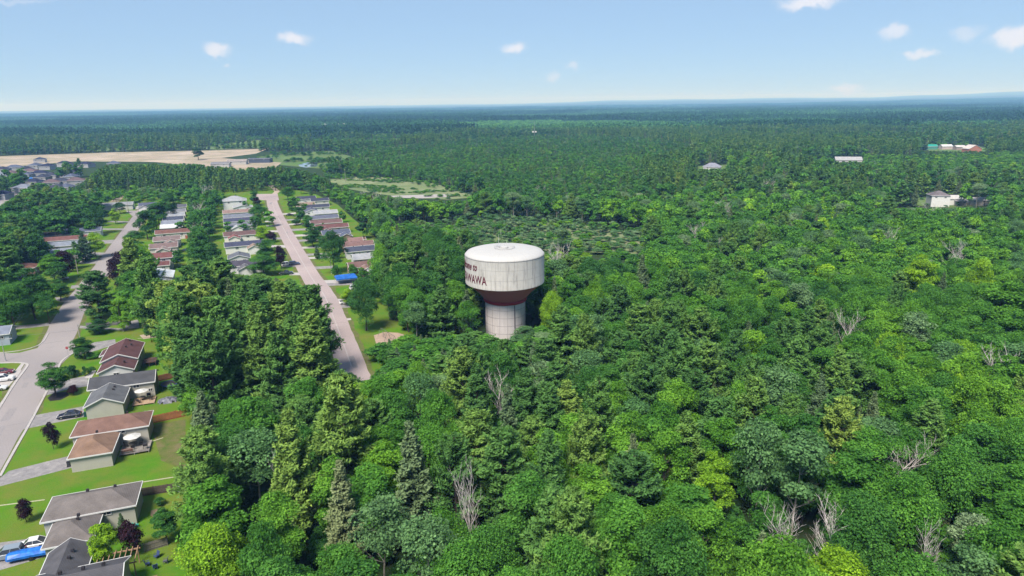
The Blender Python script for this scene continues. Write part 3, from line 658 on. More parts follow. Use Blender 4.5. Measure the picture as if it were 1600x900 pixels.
def region(x, y):
    """species odds, height, radius scale for a spot"""
    p = (x, y); n1 = vnoise(x, y, 45, 1); n2 = vnoise(x, y, 18, 2); n3 = vnoise(x, y, 160, 3)
    if inside(p, PINES): return dict(pine=.82, spruce=.05, aspen=.0, H=(17, 23), R=(4.4, 6), tint=(.15, .55), name='pines', sp=6.6)
    if inside(p, BELTM): return dict(pine=.08, spruce=.0, aspen=0, H=(10, 13), R=(3.0, 4.2), tint=(.1, .45), name='belt', sp=6.0)
    if inside(p, LEFTB): return dict(pine=.25, spruce=.05, aspen=0, H=(12, 16), R=(4.5, 6), tint=(.05, .45), name='left', sp=6.3)
    if inside(p, SCRUB): return dict(pine=.04, spruce=.04, aspen=.7, H=(2.2, 5), R=(1.8, 2.8), tint=(.5, .95), name='scrub', sp=4.0)
    if inside(p, YOUNG): return dict(pine=.1 + .25 * n1, spruce=.12, aspen=.04, H=(6, 10), R=(2.2, 3.4), tint=(.15 + .3 * n1, .5 + .35 * n1), name='young', sp=4.6)
    if inside(p, PLANT): return dict(pine=.9, spruce=.05, aspen=0, H=(14, 17), R=(2.8, 3.6), tint=(0, .25), name='plantation', sp=4.6)
    if inside(p, BRIGHT): return dict(pine=.05, spruce=.03, aspen=.1, H=(11, 15), R=(3.2, 4.6), tint=(.45, .88), name='bright', sp=5.8)
    if inside(p, TALLB): return dict(pine=.4, spruce=.05, aspen=0, H=(17, 22), R=(4.4, 5.4), tint=(.1, .4), name='behind tower', sp=7.0)
    if y > 420:
        wx, wy = x + 60 * vnoise(x, y, 70, 9), y + 60 * vnoise(x, y, 70, 10); st = (math.sin(math.floor(wx / 150) * 12.99 + math.floor(wy / 110) * 78.23) * 43758.5) % 1.0
        if st < .2: return dict(pine=.85, spruce=.1, aspen=0, H=(13, 17), R=(2.8, 3.8), tint=(0, .2), name='far', sp=6.0)
        if st > .8: return dict(pine=.05, spruce=.08, aspen=.05, H=(5, 9), R=(2.6, 3.8), tint=(.45, .85), name='far', sp=6.0)
        return dict(pine=.25 + .4 * n3, spruce=.12, aspen=.02, H=(9 + 5 * n3, 13 + 6 * n1), R=(3.4, 5), tint=(.45 * n3 * n1, .15 + .8 * n3), name='far', sp=7.0 if y < 900 else 8.5)
    if x > 20 and y > 210: return dict(pine=.1 + .2 * (n1 > .7), spruce=.05, aspen=.07, H=(11, 15), R=(3.0, 4.6), tint=(.25 + .25 * n2, .6 + .4 * n2), name='right', sp=6.0)
    mid = 104 < y < 160 and x < 75
    return dict(pine=.55 if mid else .08 + .25 * (n1 > .7), spruce=.07, aspen=.07, H=(12, 17), R=(3.3, 4.9), tint=(.2 + .3 * n2, .6 + .4 * n2), name='near', sp=6.4 if mid else 6.0)
HOUSEP = [(G(a, b).xy, r) for a, b, r in [(483, 312, 9), (500, 316, 8), (477, 322, 8), (490, 327, 8), (508, 335, 8), (506, 345, 9), (512, 352, 9), (520, 358, 10), (528, 368, 10), (548, 380, 8), (560, 386, 8), (562, 394, 8), (573, 405, 8), (572, 418, 9), (592, 427, 7), (541, 441, 6), (366, 316, 9), (379, 328, 8), (372, 336, 10), (374, 343, 10), (375, 350, 10), (376, 358, 11), (377, 372, 11), (381, 388, 11), (373, 404, 8), (382, 417, 9), (277, 326, 7), (274, 334, 7), (271, 345, 7), (269, 357, 8), (271, 366, 10), (261, 379, 9), (256, 390, 9), (247, 408, 9), (247, 417, 7), (272, 405, 5), (241, 435, 10), (294, 392, 5), (177, 323, 13), (231, 323, 8), (140, 330, 6), (130, 364, 10), (95, 370, 12), (107, 386, 12), (106, 398, 11)]]
HOUSEP = [(Vector(a), b) for a, b in HOUSEP]
def tree_ok(x, y):
    p = (x, y)
    if any((Vector(p) - q).length < r + 1 for q, r in HOUSEP): return False
    for q in NOFOREST:
        if inside(p, q): return False
    P = Vector(p)
    for c, r in BUILT_CLEAR:
        if (P - c).length < r: return False
    if (P - TWR).length < 11: return False
    if seg_dist(p, roadB) < 6.5: return False
    return True
cells = {}
def near_taken(x, y, r):
    for cx in range(int(x // 8) - 1, int(x // 8) + 2):
        for cy in range(int(y // 8) - 1, int(y // 8) + 2):
            for (a, b, q) in cells.get((cx, cy), ()):
                if (a - x) ** 2 + (b - y) ** 2 < ((r + q) / 2) ** 2: return True
    return False
for a, b, q in taken: cells.setdefault((int(a // 8), int(b // 8)), []).append((a, b, q * 1.6))
y = 52.0; SP = {'near': 5.6}
while y < 1500:
    step = 3.2 if y < 450 else (4.4 if y < 900 else 6.5)
    half = .80 * y + 30; x = -half
    while x < half:
        px = x + FR.uniform(-.5, .5) * step; py = y + FR.uniform(-.5, .5) * step; x += step
        u, vv = project(px, py, 8)
        if u < -140 or u > 1740: continue
        if not tree_ok(px, py): continue
        g = region(px, py)
        s = g['sp'] * FR.uniform(.78, 1.2)
        if near_taken(px, py, s): continue
        if py < 330 and seg_dist((px, py), roadB) < 7.6: continue
        cells.setdefault((int(px // 8), int(py // 8)), []).append((px, py, s))
        k = FR.random(); kd = 'pine_tree' if k < g['pine'] else 'spruce_tree' if k < g['pine'] + g['spruce'] else 'aspen_tree' if k < g['pine'] + g['spruce'] + g['aspen'] else 'broadleaf_tree'
        H = FR.uniform(*g['H']); R = FR.uniform(*g['R'])
        if kd == 'pine_tree' and g['name'] != 'plantation': H *= 1.15; R *= 1.22; s *= 1.2
        if kd == 'spruce_tree': H *= .95; R *= .68
        tn = FR.uniform(*g['tint']) if kd == 'broadleaf_tree' else FR.uniform(.15, .75); tn = min(1, tn + (.25 if FR.random() < .05 else 0))
        if kd == 'broadleaf_tree' and FR.random() < .012 and y < 500: kd = 'dead_tree'; H *= .85; R *= .8
        # trees just in front of the tower and along the street end are lower
        ux, uy = project(px, py, H)
        if 700 < u < 875 and 95 < py < 182:
            H = min(H, max(5, height_at(py, 790, FR.uniform(520, 535))))
        if 515 < ux < 690 and py < 175 and py > 95: H = min(H, max(5, height_at(py, 600, FR.uniform(568, 610))))
        if px < -20 and py < 150 and ux < 520 and uy < 620 and not inside((px, py), PINES): H = min(H, max(6, height_at(py, 400, FR.uniform(590, 640))))
        H0 = H; H = cap_height(px, py, H, FR) if g['name'] != 'scrub' else H
        if H < 2.2: continue
        if H < H0 * .6: R *= .75
        TREES.append((kd, px, py, H, R, tn, g['name'], u, project(px, py, H)[1]))
    y += step
# scattered yard trees in the suburb gaps further off
YARDZ = [(poly_px([(120, 420), (150, 370), (200, 318), (186, 322), (140, 350), (60, 420), (60, 470), (96, 470)]), 16), (poly_px([(205, 460), (240, 345), (290, 318), (292, 330), (292, 430), (240, 470)]), 6), (poly_px([(340, 440), (342, 318), (400, 318), (470, 425)]), 10), (poly_px([(440, 305), (490, 301), (606, 400), (606, 440), (580, 470), (520, 420)]), 22), (poly_px([(10, 540), (0, 520), (60, 480), (88, 470), (60, 515)]), 3)]
YR = random.Random(77)
for zone, cnt in YARDZ:
    xs_ = [p[0] for p in zone]; ys_ = [p[1] for p in zone]; c_ = 0
    for _ in range(cnt * 40):
        if c_ >= cnt: break
        a, b_ = YR.uniform(min(xs_), max(xs_)), YR.uniform(min(ys_), max(ys_)); P_ = Vector((a, b_))
        if not inside((a, b_), zone) or seg_dist((a, b_), rA) < 6.5 or seg_dist((a, b_), rB) < 6.5: continue
        if any((P_ - q).length < r + 1.5 for q, r in HOUSEP) or near_taken(a, b_, 4.5): continue
        cells.setdefault((int(a // 8), int(b_ // 8)), []).append((a, b_, 5)); c_ += 1; R_ = YR.uniform(1.8, 4.0)
        kd = 'pine_tree' if YR.random() < .12 else 'broadleaf_tree'
        H_ = R_ * YR.uniform(2.2, 2.9); u_ = project(a, b_, H_); TREES.append((kd, a, b_, H_, R_, YR.uniform(0, .7), 'yard', u_[0], u_[1]))
CAPS = {k: (300 if k != 'aspen_tree' else 300) - len(MANUAL.get(k, ())) - sum(1 for q in NAMEDP if q[2] == k) for k in ('broadleaf_tree', 'pine_tree', 'spruce_tree', 'aspen_tree', 'dead_tree')}
TREES.sort(key=lambda t: t[2] / t[3])
def place_words(nm, x, y, u):
    if nm == 'yard': return 'in a yard beside the %s' % ('left street' if x < -150 and u < 290 else 'right street')
    if nm == 'pines': return 'in the street pine stand, %s' % ('left part' if u < 330 else 'middle' if u < 420 else 'right part')
    if nm == 'belt': return 'between the two house rows'
    if nm == 'left': return 'left of the left street'
    if nm == 'scrub': return 'in pale scrub beyond the tower'
    if nm == 'bright': return 'in the brightest right forest'
    if nm == 'behind tower': return 'right behind the water tower'
    if nm == 'young': return 'in woods beyond the marsh'
    col = 'at far left' if u < 420 else 'left of centre' if u < 640 else 'at centre' if u < 900 else 'right of centre' if u < 1150 else 'at right' if u < 1390 else 'at far right'
    rowd = 'beyond the tower' if y > 215 else 'level with the tower' if y > 165 else 'nearer than the tower' if y > 130 else 'in middle foreground' if y > 100 else 'in front foreground' if y > 84 else 'along bottom edge'
    return '%s %s' % (rowd, col)
KW = {'broadleaf_tree': ('broadleaf tree', ['dark green', 'mid green', 'light green', 'yellow green']), 'pine_tree': ('white pine', ['dark green', 'dark green', 'light green', 'olive green']),
      'spruce_tree': ('spruce', ['grey green', 'grey green', 'olive brown', 'olive brown']), 'aspen_tree': ('aspen', ['blue green', 'pale green', 'pale green', 'pale grey green']), 'dead_tree': ('leafless dead tree', ['grey', 'grey', 'grey', 'grey'])}
STUFF = []; GROUPS = {}
for t in TREES:
    kd, px, py, H, R, tn, nm, u, vtop = t
    if CAPS[kd] > 0 and -20 < u < 1620 and vtop < 925 and nm != 'scrub':
        CAPS[kd] -= 1; kw, cols = KW[kd]; wd = place_words(nm, px, py, u); c = cols[min(3, int(tn * 4))]
        sz = 'tall' if H > (17.5 if kd == 'pine_tree' else 15) else 'low' if H < 10 else 'broad' if R > 4.3 else 'slim' if R < 3.4 else 'medium'
        GROUPS.setdefault((sz, c, kd, wd), []).append(t)
    else: STUFF.append(t)
ORD = ['', 'second ', 'third ', 'fourth ', 'fifth ', 'sixth ', 'seventh ']
for (sz, c, kd, wd), ts in GROUPS.items():
    kw = KW[kd][0]; ts.sort(key=lambda t: t[7]); gname = '%s %s %ss %s' % (sz, c, kw, wd)
    ranks = {}
    if len(ts) > 7:
        ds = sorted(ts, key=lambda t: t[2]); k_ = min(3, -(-len(ts) // 7))
        for i, t in enumerate(ds): ranks[id(t)] = ['nearer ', 'middle ', 'farther '][min(2, i * k_ // len(ds) if k_ == 3 else i * 2 // len(ds) * 2)]
    allts = ts; byr = {}
    for t in allts: byr.setdefault(ranks.get(id(t), ''), []).append(t)
    for rk, ts in byr.items():
      for i, t in enumerate(ts):
        lab = '%s%s %s %s %s' % (rk, sz, c, kw, wd)
        if 1 < len(ts) <= 7: lab = ('leftmost ' if i == 0 else 'rightmost ' if i == len(ts) - 1 else ORD[i] + 'from left ') + lab
        place_tree(kd, t[1], t[2], t[3], t[4], t[5], lab, (rk + gname))
print('TREES', len(TREES), 'stuff', len(STUFF), 'caps', CAPS)

# ---- the far mass of forest: one object, instanced from light source meshes
def lod_mesh(kind, seed, lod):
    if kind in ('broadleaf', 'aspen'):
        H, R = (16, 4.4) if kind == 'broadleaf' else (16, 3.9)
        K, per, ls = {0: (28, 130, .34), 1: (16, 60, .6), 2: (8, 22, 1.15)}[lod]
        C, Nn, V, Sz = broadleaf_leaves(seed, H, R, K=K, per=per, ls=ls, base=.12 if kind == 'broadleaf' else .35)
        b = MB(); b.m = PALEBARK if kind == 'aspen' else BARK; b.tube((0, 0, 0), (0, 0, H * .8), .2, .05, 4)
        return quads_mesh('far_%s' % kind, C, Nn, Sz, Sz * .7, V, LEAF if kind == 'broadleaf' else ASPENM, None, b), H, R
    if kind == 'pine':
        per, step, ls = {0: (26, 1.25, .46), 1: (11, 1.7, .75), 2: (4, 2.4, 1.35)}[lod]; H, R = 20, 4.6
        C, Nn, V, Ld, b = pine_leaves(seed, H, R, per=per, base=.16, step=step, nb=(4, 6)); b2 = MB(); b2.m = BARK; b2.tube((0, 0, 0), (0, 0, H * .9), .22, .04, 4)
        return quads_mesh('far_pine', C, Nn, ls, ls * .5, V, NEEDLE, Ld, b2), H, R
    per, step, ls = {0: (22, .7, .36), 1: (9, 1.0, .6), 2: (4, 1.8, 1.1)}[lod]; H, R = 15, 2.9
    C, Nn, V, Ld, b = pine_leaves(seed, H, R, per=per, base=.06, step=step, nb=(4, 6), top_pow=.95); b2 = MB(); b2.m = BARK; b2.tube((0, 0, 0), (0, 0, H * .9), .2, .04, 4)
    return quads_mesh('far_spruce', C, Nn, ls, ls * .5, V, SPRUCEM, Ld, b2), H, R
lib = bpy.data.collections.new('forest_sources'); LIBN = []
kinds4 = ['broadleaf', 'pine', 'spruce', 'aspen']
NV = {'broadleaf': 4, 'pine': 3, 'spruce': 2, 'aspen': 1}
index = {}
for lod in range(3):
    for kd in kinds4:
        for v in range(NV[kd]):
            me, H, R = lod_mesh(kd, 300 + lod * 40 + v * 7 + kinds4.index(kd), lod); i = len(index)
            o = bpy.data.objects.new('source_%03d' % i, me); lib.objects.link(o); index[(lod, kd, v)] = (i, H, R)
# patches of forest for the distance
PR = random.Random(3)
def patch_mesh(seed, conif, size=110):
    r = np.random.default_rng(seed); Cs, Ns, Vs, Ss = [], [], [], []
    nt_ = 210; X = r.uniform(-size / 2, size / 2, (nt_, 2)); 
    for i in range(nt_):
        H = r.uniform(9, 17); R = r.uniform(3.5, 6); c = r.uniform() < conif; n_ = 9 if not c else 8
        q = unit(r.normal(size=(n_, 3))); q[:, 2] = np.abs(q[:, 2])
        if c: zz = r.uniform(.3, 1, n_); P = np.stack([q[:, 0] * R * .9 * (1.05 - zz), q[:, 1] * R * .9 * (1.05 - zz), H * 1.1 * zz], 1)
        else: P = q * np.array([R * .9, R * .9, H * .4]) + np.array([0, 0, H * .58])
        P[:, 0] += X[i, 0]; P[:, 1] += X[i, 1]; Cs.append(P); Ns.append(q + np.array([0, 0, .5])); Vs.append(np.full(n_, r.uniform(.15, .7) * (.5 if c else 1)) + r.normal(0, .1, n_)); Ss.append(np.full(n_, R * (.5 if not c else .42)))
    C = np.concatenate(Cs); b = MB(); b.m = LEAF
    return quads_mesh('forest_patch', C, np.concatenate(Ns), np.concatenate(Ss), np.concatenate(Ss) * .8, np.concatenate(Vs), LEAF)
PATCH0 = len(index); npatch = 6
for v in range(npatch):
    o = bpy.data.objects.new('source_%03d' % (PATCH0 + v), patch_mesh(500 + v, [.2, .4, .6, .8, .9, .5][v])); lib.objects.link(o)
pts = []; kmap = {'broadleaf_tree': 'broadleaf', 'pine_tree': 'pine', 'spruce_tree': 'spruce', 'aspen_tree': 'aspen', 'dead_tree': 'aspen'}
for kd, px, py, H, R, tn, nm, u, vt in STUFF:
    k4 = kmap[kd]; lod = 0 if py < 330 else 1 if py < 800 else 2
    i, h0, r0 = index[(lod, k4, PR.randrange(NV[k4]))]
    pts.append((px, py, 0, PR.uniform(0, 6.28), R / r0, H / h0, i, tn))
y = 1500.0
while y < 9500:
    st = 95 if y < 4500 else 125; half = .8 * y + 100; x = -half
    while x < half:
        a, b = x + PR.uniform(-18, 18), y + PR.uniform(-18, 18); x += st
        if any(inside((a, b), q) for q in FIELDS + [SAND, SUBDIV]): continue
        if any((Vector((a, b)) - c).length < r + 30 for c, r in BUILT_CLEAR): continue
        u, vv = project(a, b, 5)
        if u < -150 or u > 1750: continue
        n3 = vnoise(a, b * .6, 420, 3); n4 = vnoise(a, b, 1300, 8); f = .5 * n3 + .5 * n4; wx, wy = a + 300 * vnoise(a, b, 400, 9), b + 300 * vnoise(a, b, 400, 10); st2 = (math.sin(math.floor(wx / 560) * 12.99 + math.floor(wy / 380) * 78.23) * 43758.5) % 1.0; f = f * .35 + st2 * .65
        v = 0 if f < .3 else 1 if f < .42 else 5 if f < .5 else 2 if f < .6 else 3 if f < .7 else 4
        pts.append((a, b, ridge(math.atan2(a, b), math.hypot(a, b)) - .5, PR.choice([0, 1.571, 3.142, 4.712]) + PR.uniform(-.2, .2), st / 95, (.4 if st2 < .22 else .7 if st2 < .45 else 1.15) + .4 * vnoise(a, b, 250, 4), PATCH0 + v, max(0, .78 - .95 * f + PR.uniform(-.06, .06))))
    y += st
def shrubs(poly, n, H, R, tint, seed, streak=0):
    Rr = random.Random(seed); xs_ = [p[0] for p in poly]; ys_ = [p[1] for p in poly]; c = 0; tries = 0
    while c < n and tries < n * 30:
        tries += 1; a, b = Rr.uniform(min(xs_), max(xs_)), Rr.uniform(min(ys_), max(ys_))
        if not inside((a, b), poly): continue
        if streak and vnoise(a * .35, b, streak, seed) < .52: continue
        i, h0, r0 = index[(1, 'broadleaf', Rr.randrange(4))]; rr = Rr.uniform(*R)
        pts.append((a, b, 0, Rr.uniform(0, 6.28), rr / r0, Rr.uniform(*H) / h0, i, Rr.uniform(*tint))); c += 1
shrubs(MARSH, 420, (.6, 1.6), (.9, 2.2), (.2, .9), 1, 9)
shrubs(poly_px([(500, 262), (560, 257), (720, 285), (740, 300), (700, 300), (600, 277), (510, 282)]), 500, (1.5, 4.5), (1.2, 2.2), (.3, .9), 2)
for q_, f in enumerate(FIELDS[:5]): shrubs(f, 120, (1.5, 6), (2, 4.5), (.1, .6), 10 + q_, 30)
shrubs(FIELDS[7], 30, (1, 2.5), (1, 2), (.2, .6), 30)
UR = random.Random(31); c_ = 0
while c_ < 2600:
    b_ = 55 + 190 * UR.random() ** .8; a = UR.uniform(-.8, .8) * b_
    if not tree_ok(a, b_): continue
    kd = UR.choice(['broadleaf', 'broadleaf', 'broadleaf', 'spruce']); i, h0, r0 = index[(0, kd, UR.randrange(NV[kd]))]; hh = UR.uniform(3, 6)
    u, vv = project(a, b_, hh)
    if 130 < b_ < 182 and 700 < u < 870 and vv < 535: continue
    pts.append((a, b_, 0, UR.uniform(0, 6.28), hh * .3 / r0, hh / h0, i, UR.uniform(.2, .75))); c_ += 1
me = bpy.data.meshes.new('distant_forest'); me.from_pydata([p[:3] for p in pts], [], [])
for nm, ty, k in (('rz', 'FLOAT', 3), ('sxy', 'FLOAT', 4), ('sz', 'FLOAT', 5), ('pick', 'INT', 6), ('tint', 'FLOAT', 7)):
    at = me.attributes.new(nm, ty, 'POINT'); at.data.foreach_set('value', [p[k] for p in pts])
forest = bpy.data.objects.new('forest', me); COL.objects.link(forest)
tag(forest, 'continuous distant forest of mixed broadleaf and conifer trees stretching to the horizon', 'forest', kind='stuff')
ng = bpy.data.node_groups.new('forest_scatter', 'GeometryNodeTree')
ng.interface.new_socket('Geometry', in_out='INPUT', socket_type='NodeSocketGeometry'); ng.interface.new_socket('Geometry', in_out='OUTPUT', socket_type='NodeSocketGeometry')
gi = ng.nodes.new('NodeGroupInput'); go = ng.nodes.new('NodeGroupOutput'); iop = ng.nodes.new('GeometryNodeInstanceOnPoints'); ci = ng.nodes.new('GeometryNodeCollectionInfo')
ci.inputs['Collection'].default_value = lib; ci.inputs['Separate Children'].default_value = True; ci.inputs['Reset Children'].default_value = True
def na(n, ty):
    q = ng.nodes.new('GeometryNodeInputNamedAttribute'); q.data_type = ty; q.inputs['Name'].default_value = n; return q.outputs['Attribute']
cr_ = ng.nodes.new('ShaderNodeCombineXYZ'); ng.links.new(na('rz', 'FLOAT'), cr_.inputs[2])
cs_ = ng.nodes.new('ShaderNodeCombineXYZ'); sx_ = na('sxy', 'FLOAT'); ng.links.new(sx_, cs_.inputs[0]); ng.links.new(sx_, cs_.inputs[1]); ng.links.new(na('sz', 'FLOAT'), cs_.inputs[2])
ng.links.new(gi.outputs[0], iop.inputs['Points']); ng.links.new(ci.outputs[0], iop.inputs['Instance']); iop.inputs['Pick Instance'].default_value = True
ng.links.new(na('pick', 'INT'), iop.inputs['Instance Index']); ng.links.new(cr_.outputs[0], iop.inputs['Rotation']); ng.links.new(cs_.outputs[0], iop.inputs['Scale'])
ng.links.new(iop.outputs[0], go.inputs[0])
md = forest.modifiers.new('scatter', 'NODES'); md.node_group = ng

# ================================================================== WATER TOWER
def tower_mats():
    def streaky(name, base, dirt, amt):
        m, t, p = newmat(name); tc = t.nodes.new('ShaderNodeTexCoord')
        sp = t.nodes.new('ShaderNodeSeparateXYZ'); t.links.new(tc.outputs['Object'], sp.inputs[0])
        at = t.nodes.new('ShaderNodeMath'); at.operation = 'ARCTAN2'; t.links.new(sp.outputs[1], at.inputs[0]); t.links.new(sp.outputs[0], at.inputs[1])
        cb = t.nodes.new('ShaderNodeCombineXYZ'); t.links.new(at.outputs[0], cb.inputs[0])
        zs = t.nodes.new('ShaderNodeMath'); zs.operation = 'MULTIPLY'; zs.inputs[1].default_value = .007; t.links.new(sp.outputs[2], zs.inputs[0]); t.links.new(zs.outputs[0], cb.inputs[1])
        n1 = t.nodes.new('ShaderNodeTexNoise'); n1.inputs['Scale'].default_value = 17; n1.inputs['Detail'].default_value = 6; n1.inputs['Roughness'].default_value = .7; t.links.new(cb.outputs[0], n1.inputs['Vector'])
        r = t.nodes.new('ShaderNodeMapRange'); r.inputs[1].default_value = .5; r.inputs[2].default_value = .72; r.inputs[4].default_value = amt; t.links.new(n1.outputs['Fac'], r.inputs[0])
        n2 = t.nodes.new('ShaderNodeTexNoise'); n2.inputs['Scale'].default_value = .7; n2.inputs['Detail'].default_value = 6; t.links.new(tc.outputs['Object'], n2.inputs['Vector'])
        k = t.nodes.new('ShaderNodeMath'); k.operation = 'MULTIPLY_ADD'; k.inputs[1].default_value = .35; k.inputs[2].default_value = -.08; t.links.new(n2.outputs['Fac'], k.inputs[0])
        ad = t.nodes.new('ShaderNodeMath'); ad.operation = 'ADD'; ad.use_clamp = True; t.links.new(r.outputs[0], ad.inputs[0]); t.links.new(k.outputs[0], ad.inputs[1])
        mx = t.nodes.new('ShaderNodeMix'); mx.data_type = 'RGBA'; mx.inputs[6].default_value = (*dim(base), 1); mx.inputs[7].default_value = (*dim(dirt), 1); t.links.new(ad.outputs[0], mx.inputs[0])
        t.links.new(mx.outputs[2], p.inputs['Base Color']); p.inputs['Roughness'].default_value = .8
        return m
    return streaky('stained_white_tank', (.56, .54, .51), (.15, .14, .13), .75), streaky('stained_column', (.68, .63, .63), (.36, .32, .33), .5), streaky('maroon_cone', (.68, .15, .14), (.5, .2, .16), .45), streaky('white_tank_roof', (.54, .53, .52), (.4, .385, .37), .5)
TANK_M, COLM, MAROON, ROOFW = tower_mats()
tw = thing('water_tower', 'white water tower with red-brown cone and maroon lettering rising from the forest', 'water tower', (TWR.x, TWR.y, 0))
RT, RC = 11.3, 5.8
def segs(prof, r=60): return prof
b = MB(); b.lathe([(RC, 0), (RC, 10.2)], 72); col = b.build('column', COLM, tw); smooth_angle(col)
b = MB()
for z in (1.6, 3.9, 6.2, 8.5): b.lathe([(RC + .003, z), (RC + .03, z + .01), (RC + .03, z + .09), (RC + .003, z + .1)], 72)
for i in range(16):
    a = 2 * math.pi * i / 16 + .1; b.box(((RC + .01) * math.cos(a), (RC + .01) * math.sin(a), 5.1), (.04, .07, 10.1), a)
b.build('panel_joints', mat('column_joint_grey', (.33, .3, .31), .9), col)
RED = mat('bright_red_band', (.42, .03, .04), .5, .15, 2)
b = MB(); b.lathe([(RC, 10.1), (RC + .25, 10.2), (RC + .25, 10.6), (RC + .5, 10.65), (RC + .5, 11.0), (RC + .15, 11.05)], 72); smooth_angle(b.build('collar', RED, tw))
b = MB(); b.lathe([(RC + .1, 11.03), (RC + .55, 11.35), (7.9, 13.2), (9.7, 14.8), (10.8, 15.7), (RT - .05, 16.0)], 72); smooth_angle(b.build('cone', MAROON, tw))
b = MB(); b.lathe([(RT - .3, 15.98), (RT, 15.9), (RT + .02, 16.15), (RT, 16.2), (RT, 23.7), (RT - .02, 23.9), (RT - .12, 24.15)], 96); tank = b.build('tank', TANK_M, tw); smooth_angle(tank)
b = MB()
for i in range(24):
    a = 2 * math.pi * i / 24 + .05; b.box(((RT + .005) * math.cos(a), (RT + .005) * math.sin(a), 19.95), (.03, .05, 7.5), a)
for z in (18.6, 21.4): b.lathe([(RT + .003, z), (RT + .02, z + .01), (RT + .02, z + .05), (RT + .003, z + .06)], 96)
b.build('panel_joints', mat('tank_joint_grey', (.38, .36, .35), .9), tank)
b = MB(); b.lathe([(RT + .003, 23.8), (RT + .05, 23.82), (RT + .05, 23.95), (RT - .05, 23.97)], 96); b.build('drip_edge', mat('drip_edge_grey', (.28, .27, .27), .8), tank)
b = MB(); b.lathe([(RT - .11, 24.14), (RT - .7, 24.75), (9.2, 25.15), (5, 25.42), (2.4, 25.5), (.01, 25.52)], 96); roof = b.build('roof', ROOFW, tw); smooth_angle(roof)
b = MB(); b.lathe([(2.6, 25.47), (2.62, 25.60), (2.4, 25.61), (2.38, 25.49)], 40); b.lathe([(1.1, 25.45), (1.1, 25.90), (.9, 26.00), (.01, 26.05)], 24); b.build('hatch_dome', ROOFW, roof)
b = MB(); b.box((-1.9, .9, 25.80), (.9, .8, .7)); b.box((-2.1, -.2, 25.65), (.5, .5, .4)); b.build('roof_hatch', mat('hatch_grey', (.5, .5, .52), .5), roof)
b = MB()
for i in range(28):
    a0, a1 = 2 * math.pi * i / 28, 2 * math.pi * (i + 1) / 28; r = 2.9
    p0 = (r * math.cos(a0), r * math.sin(a0)); p1 = (r * math.cos(a1), r * math.sin(a1)); b.tube((*p0, 25.35), (*p0, 26.15), .025, .025, 4)
    for z in (25.80, 26.15): b.tube((*p0, z), (*p1, z), .02, .02, 4)
b.build('railing', mat('rail_grey', (.55, .55, .55), .5), roof)
b = MB(); b.tube((-1.6, 1.0, 25.45), (-1.6, 1.0, 29.25), .05, .03, 5); b.tube((.6, 1.8, 25.45), (.6, 1.8, 27.05), .04, .03, 5); b.build('antenna', mat('antenna_white', (.7, .7, .7), .4), tw)
b = MB()                                      # service pipe down the column
b.box(((RC + .08) * math.cos(-1.1), (RC + .08) * math.sin(-1.1), 5), (.14, .2, 9.9), -1.1); b.build('service_pipe', mat('pipe_dark', (.12, .11, .13), .6), tw)
LETTER = mat('maroon_lettering', (.13, .012, .03), .6, .1)
def wrap_text(body, size, z, ang_end, shear=0.0, off=0.0, sx=1.0, name='lettering'):
    cu = bpy.data.curves.new('t', 'FONT'); cu.body = body; cu.size = size; cu.shear = shear; cu.offset = off; cu.extrude = .02; cu.resolution_u = 3; cu.space_character = 1.05
    ob = bpy.data.objects.new('t', cu); COL.objects.link(ob); dg = bpy.context.evaluated_depsgraph_get(); me = bpy.data.meshes.new_from_object(ob.evaluated_get(dg)); bpy.data.objects.remove(ob); bpy.data.curves.remove(cu)
    bm = bmesh.new(); bm.from_mesh(me)
    bmesh.ops.triangulate(bm, faces=bm.faces)
    for _ in range(2):
        es = [e for e in bm.edges if e.calc_length() > .5]
        if es: bmesh.ops.subdivide_edges(bm, edges=es, cuts=1); bmesh.ops.triangulate(bm, faces=bm.faces)
    xm = max(v.co.x for v in bm.verts) * sx
    for v in bm.verts:
        a = ang_end - (xm - v.co.x * sx) / RT; r = RT + .05 + v.co.z * .6; v.co = Vector((r * math.cos(a), r * math.sin(a), z + v.co.y))
    bm.to_mesh(me); bm.free(); me.materials.clear(); me.materials.append(LETTER); me.name = name
    o = bpy.data.objects.new(name, me); COL.objects.link(o); o.parent = tw; return o
# angles: text ends where the photo shows it (measured around the tank axis)
A_END = math.atan2(-math.cos(math.asin(-.43)), -.43)
wrap_text('PETAWAWA', 3.3, 17.3, A_END, off=.05, sx=.68, name='town_name_lettering')
wrap_text('Welcome to', 3.0, 20.9, math.atan2(-math.cos(math.asin(-.66)), -.66), shear=.45, off=.06, sx=.62, name='greeting_lettering')

# ================================================================== HOUSES
FASCIA = mat('white_trim', (.72, .72, .72), .5, .05)
GLASS, _t, _p = newmat('window_glass'); _p.inputs['Base Color'].default_value = (.03, .035, .045, 1); _p.inputs['Roughness'].default_value = .08
DARKV = mat('roof_vent_dark', (.035, .03, .035), .6)
def gable_roof(b, cx, cy, L, W, z, rise, axis, ov=.35, th=.14):
    """L along x, W along y; ridge along axis; L, W are the eave sizes"""
    def P(u, v, zz): return (cx + u, cy + v, zz) if axis == 'x' else (cx + v, cy + u, zz)
    a, c = (L / 2, W / 2) if axis == 'x' else (W / 2, L / 2)
    for s in (-1, 1):
        q = [P(-a, s * c, z), P(a, s * c, z), P(a, 0, z + rise), P(-a, 0, z + rise)]
        b.quad(*q); 
        b.quad(*[(x, y, k - th) for x, y, k in q])
        b.quad(q[0], q[1], (q[1][0], q[1][1], q[1][2] - th), (q[0][0], q[0][1], q[0][2] - th))
    for e in (-a, a):
        b.quad(P(e, -c, z), P(e, 0, z + rise), P(e, 0, z + rise - th), P(e, -c, z - th)); b.quad(P(e, c, z), P(e, 0, z + rise), P(e, 0, z + rise - th), P(e, c, z - th))
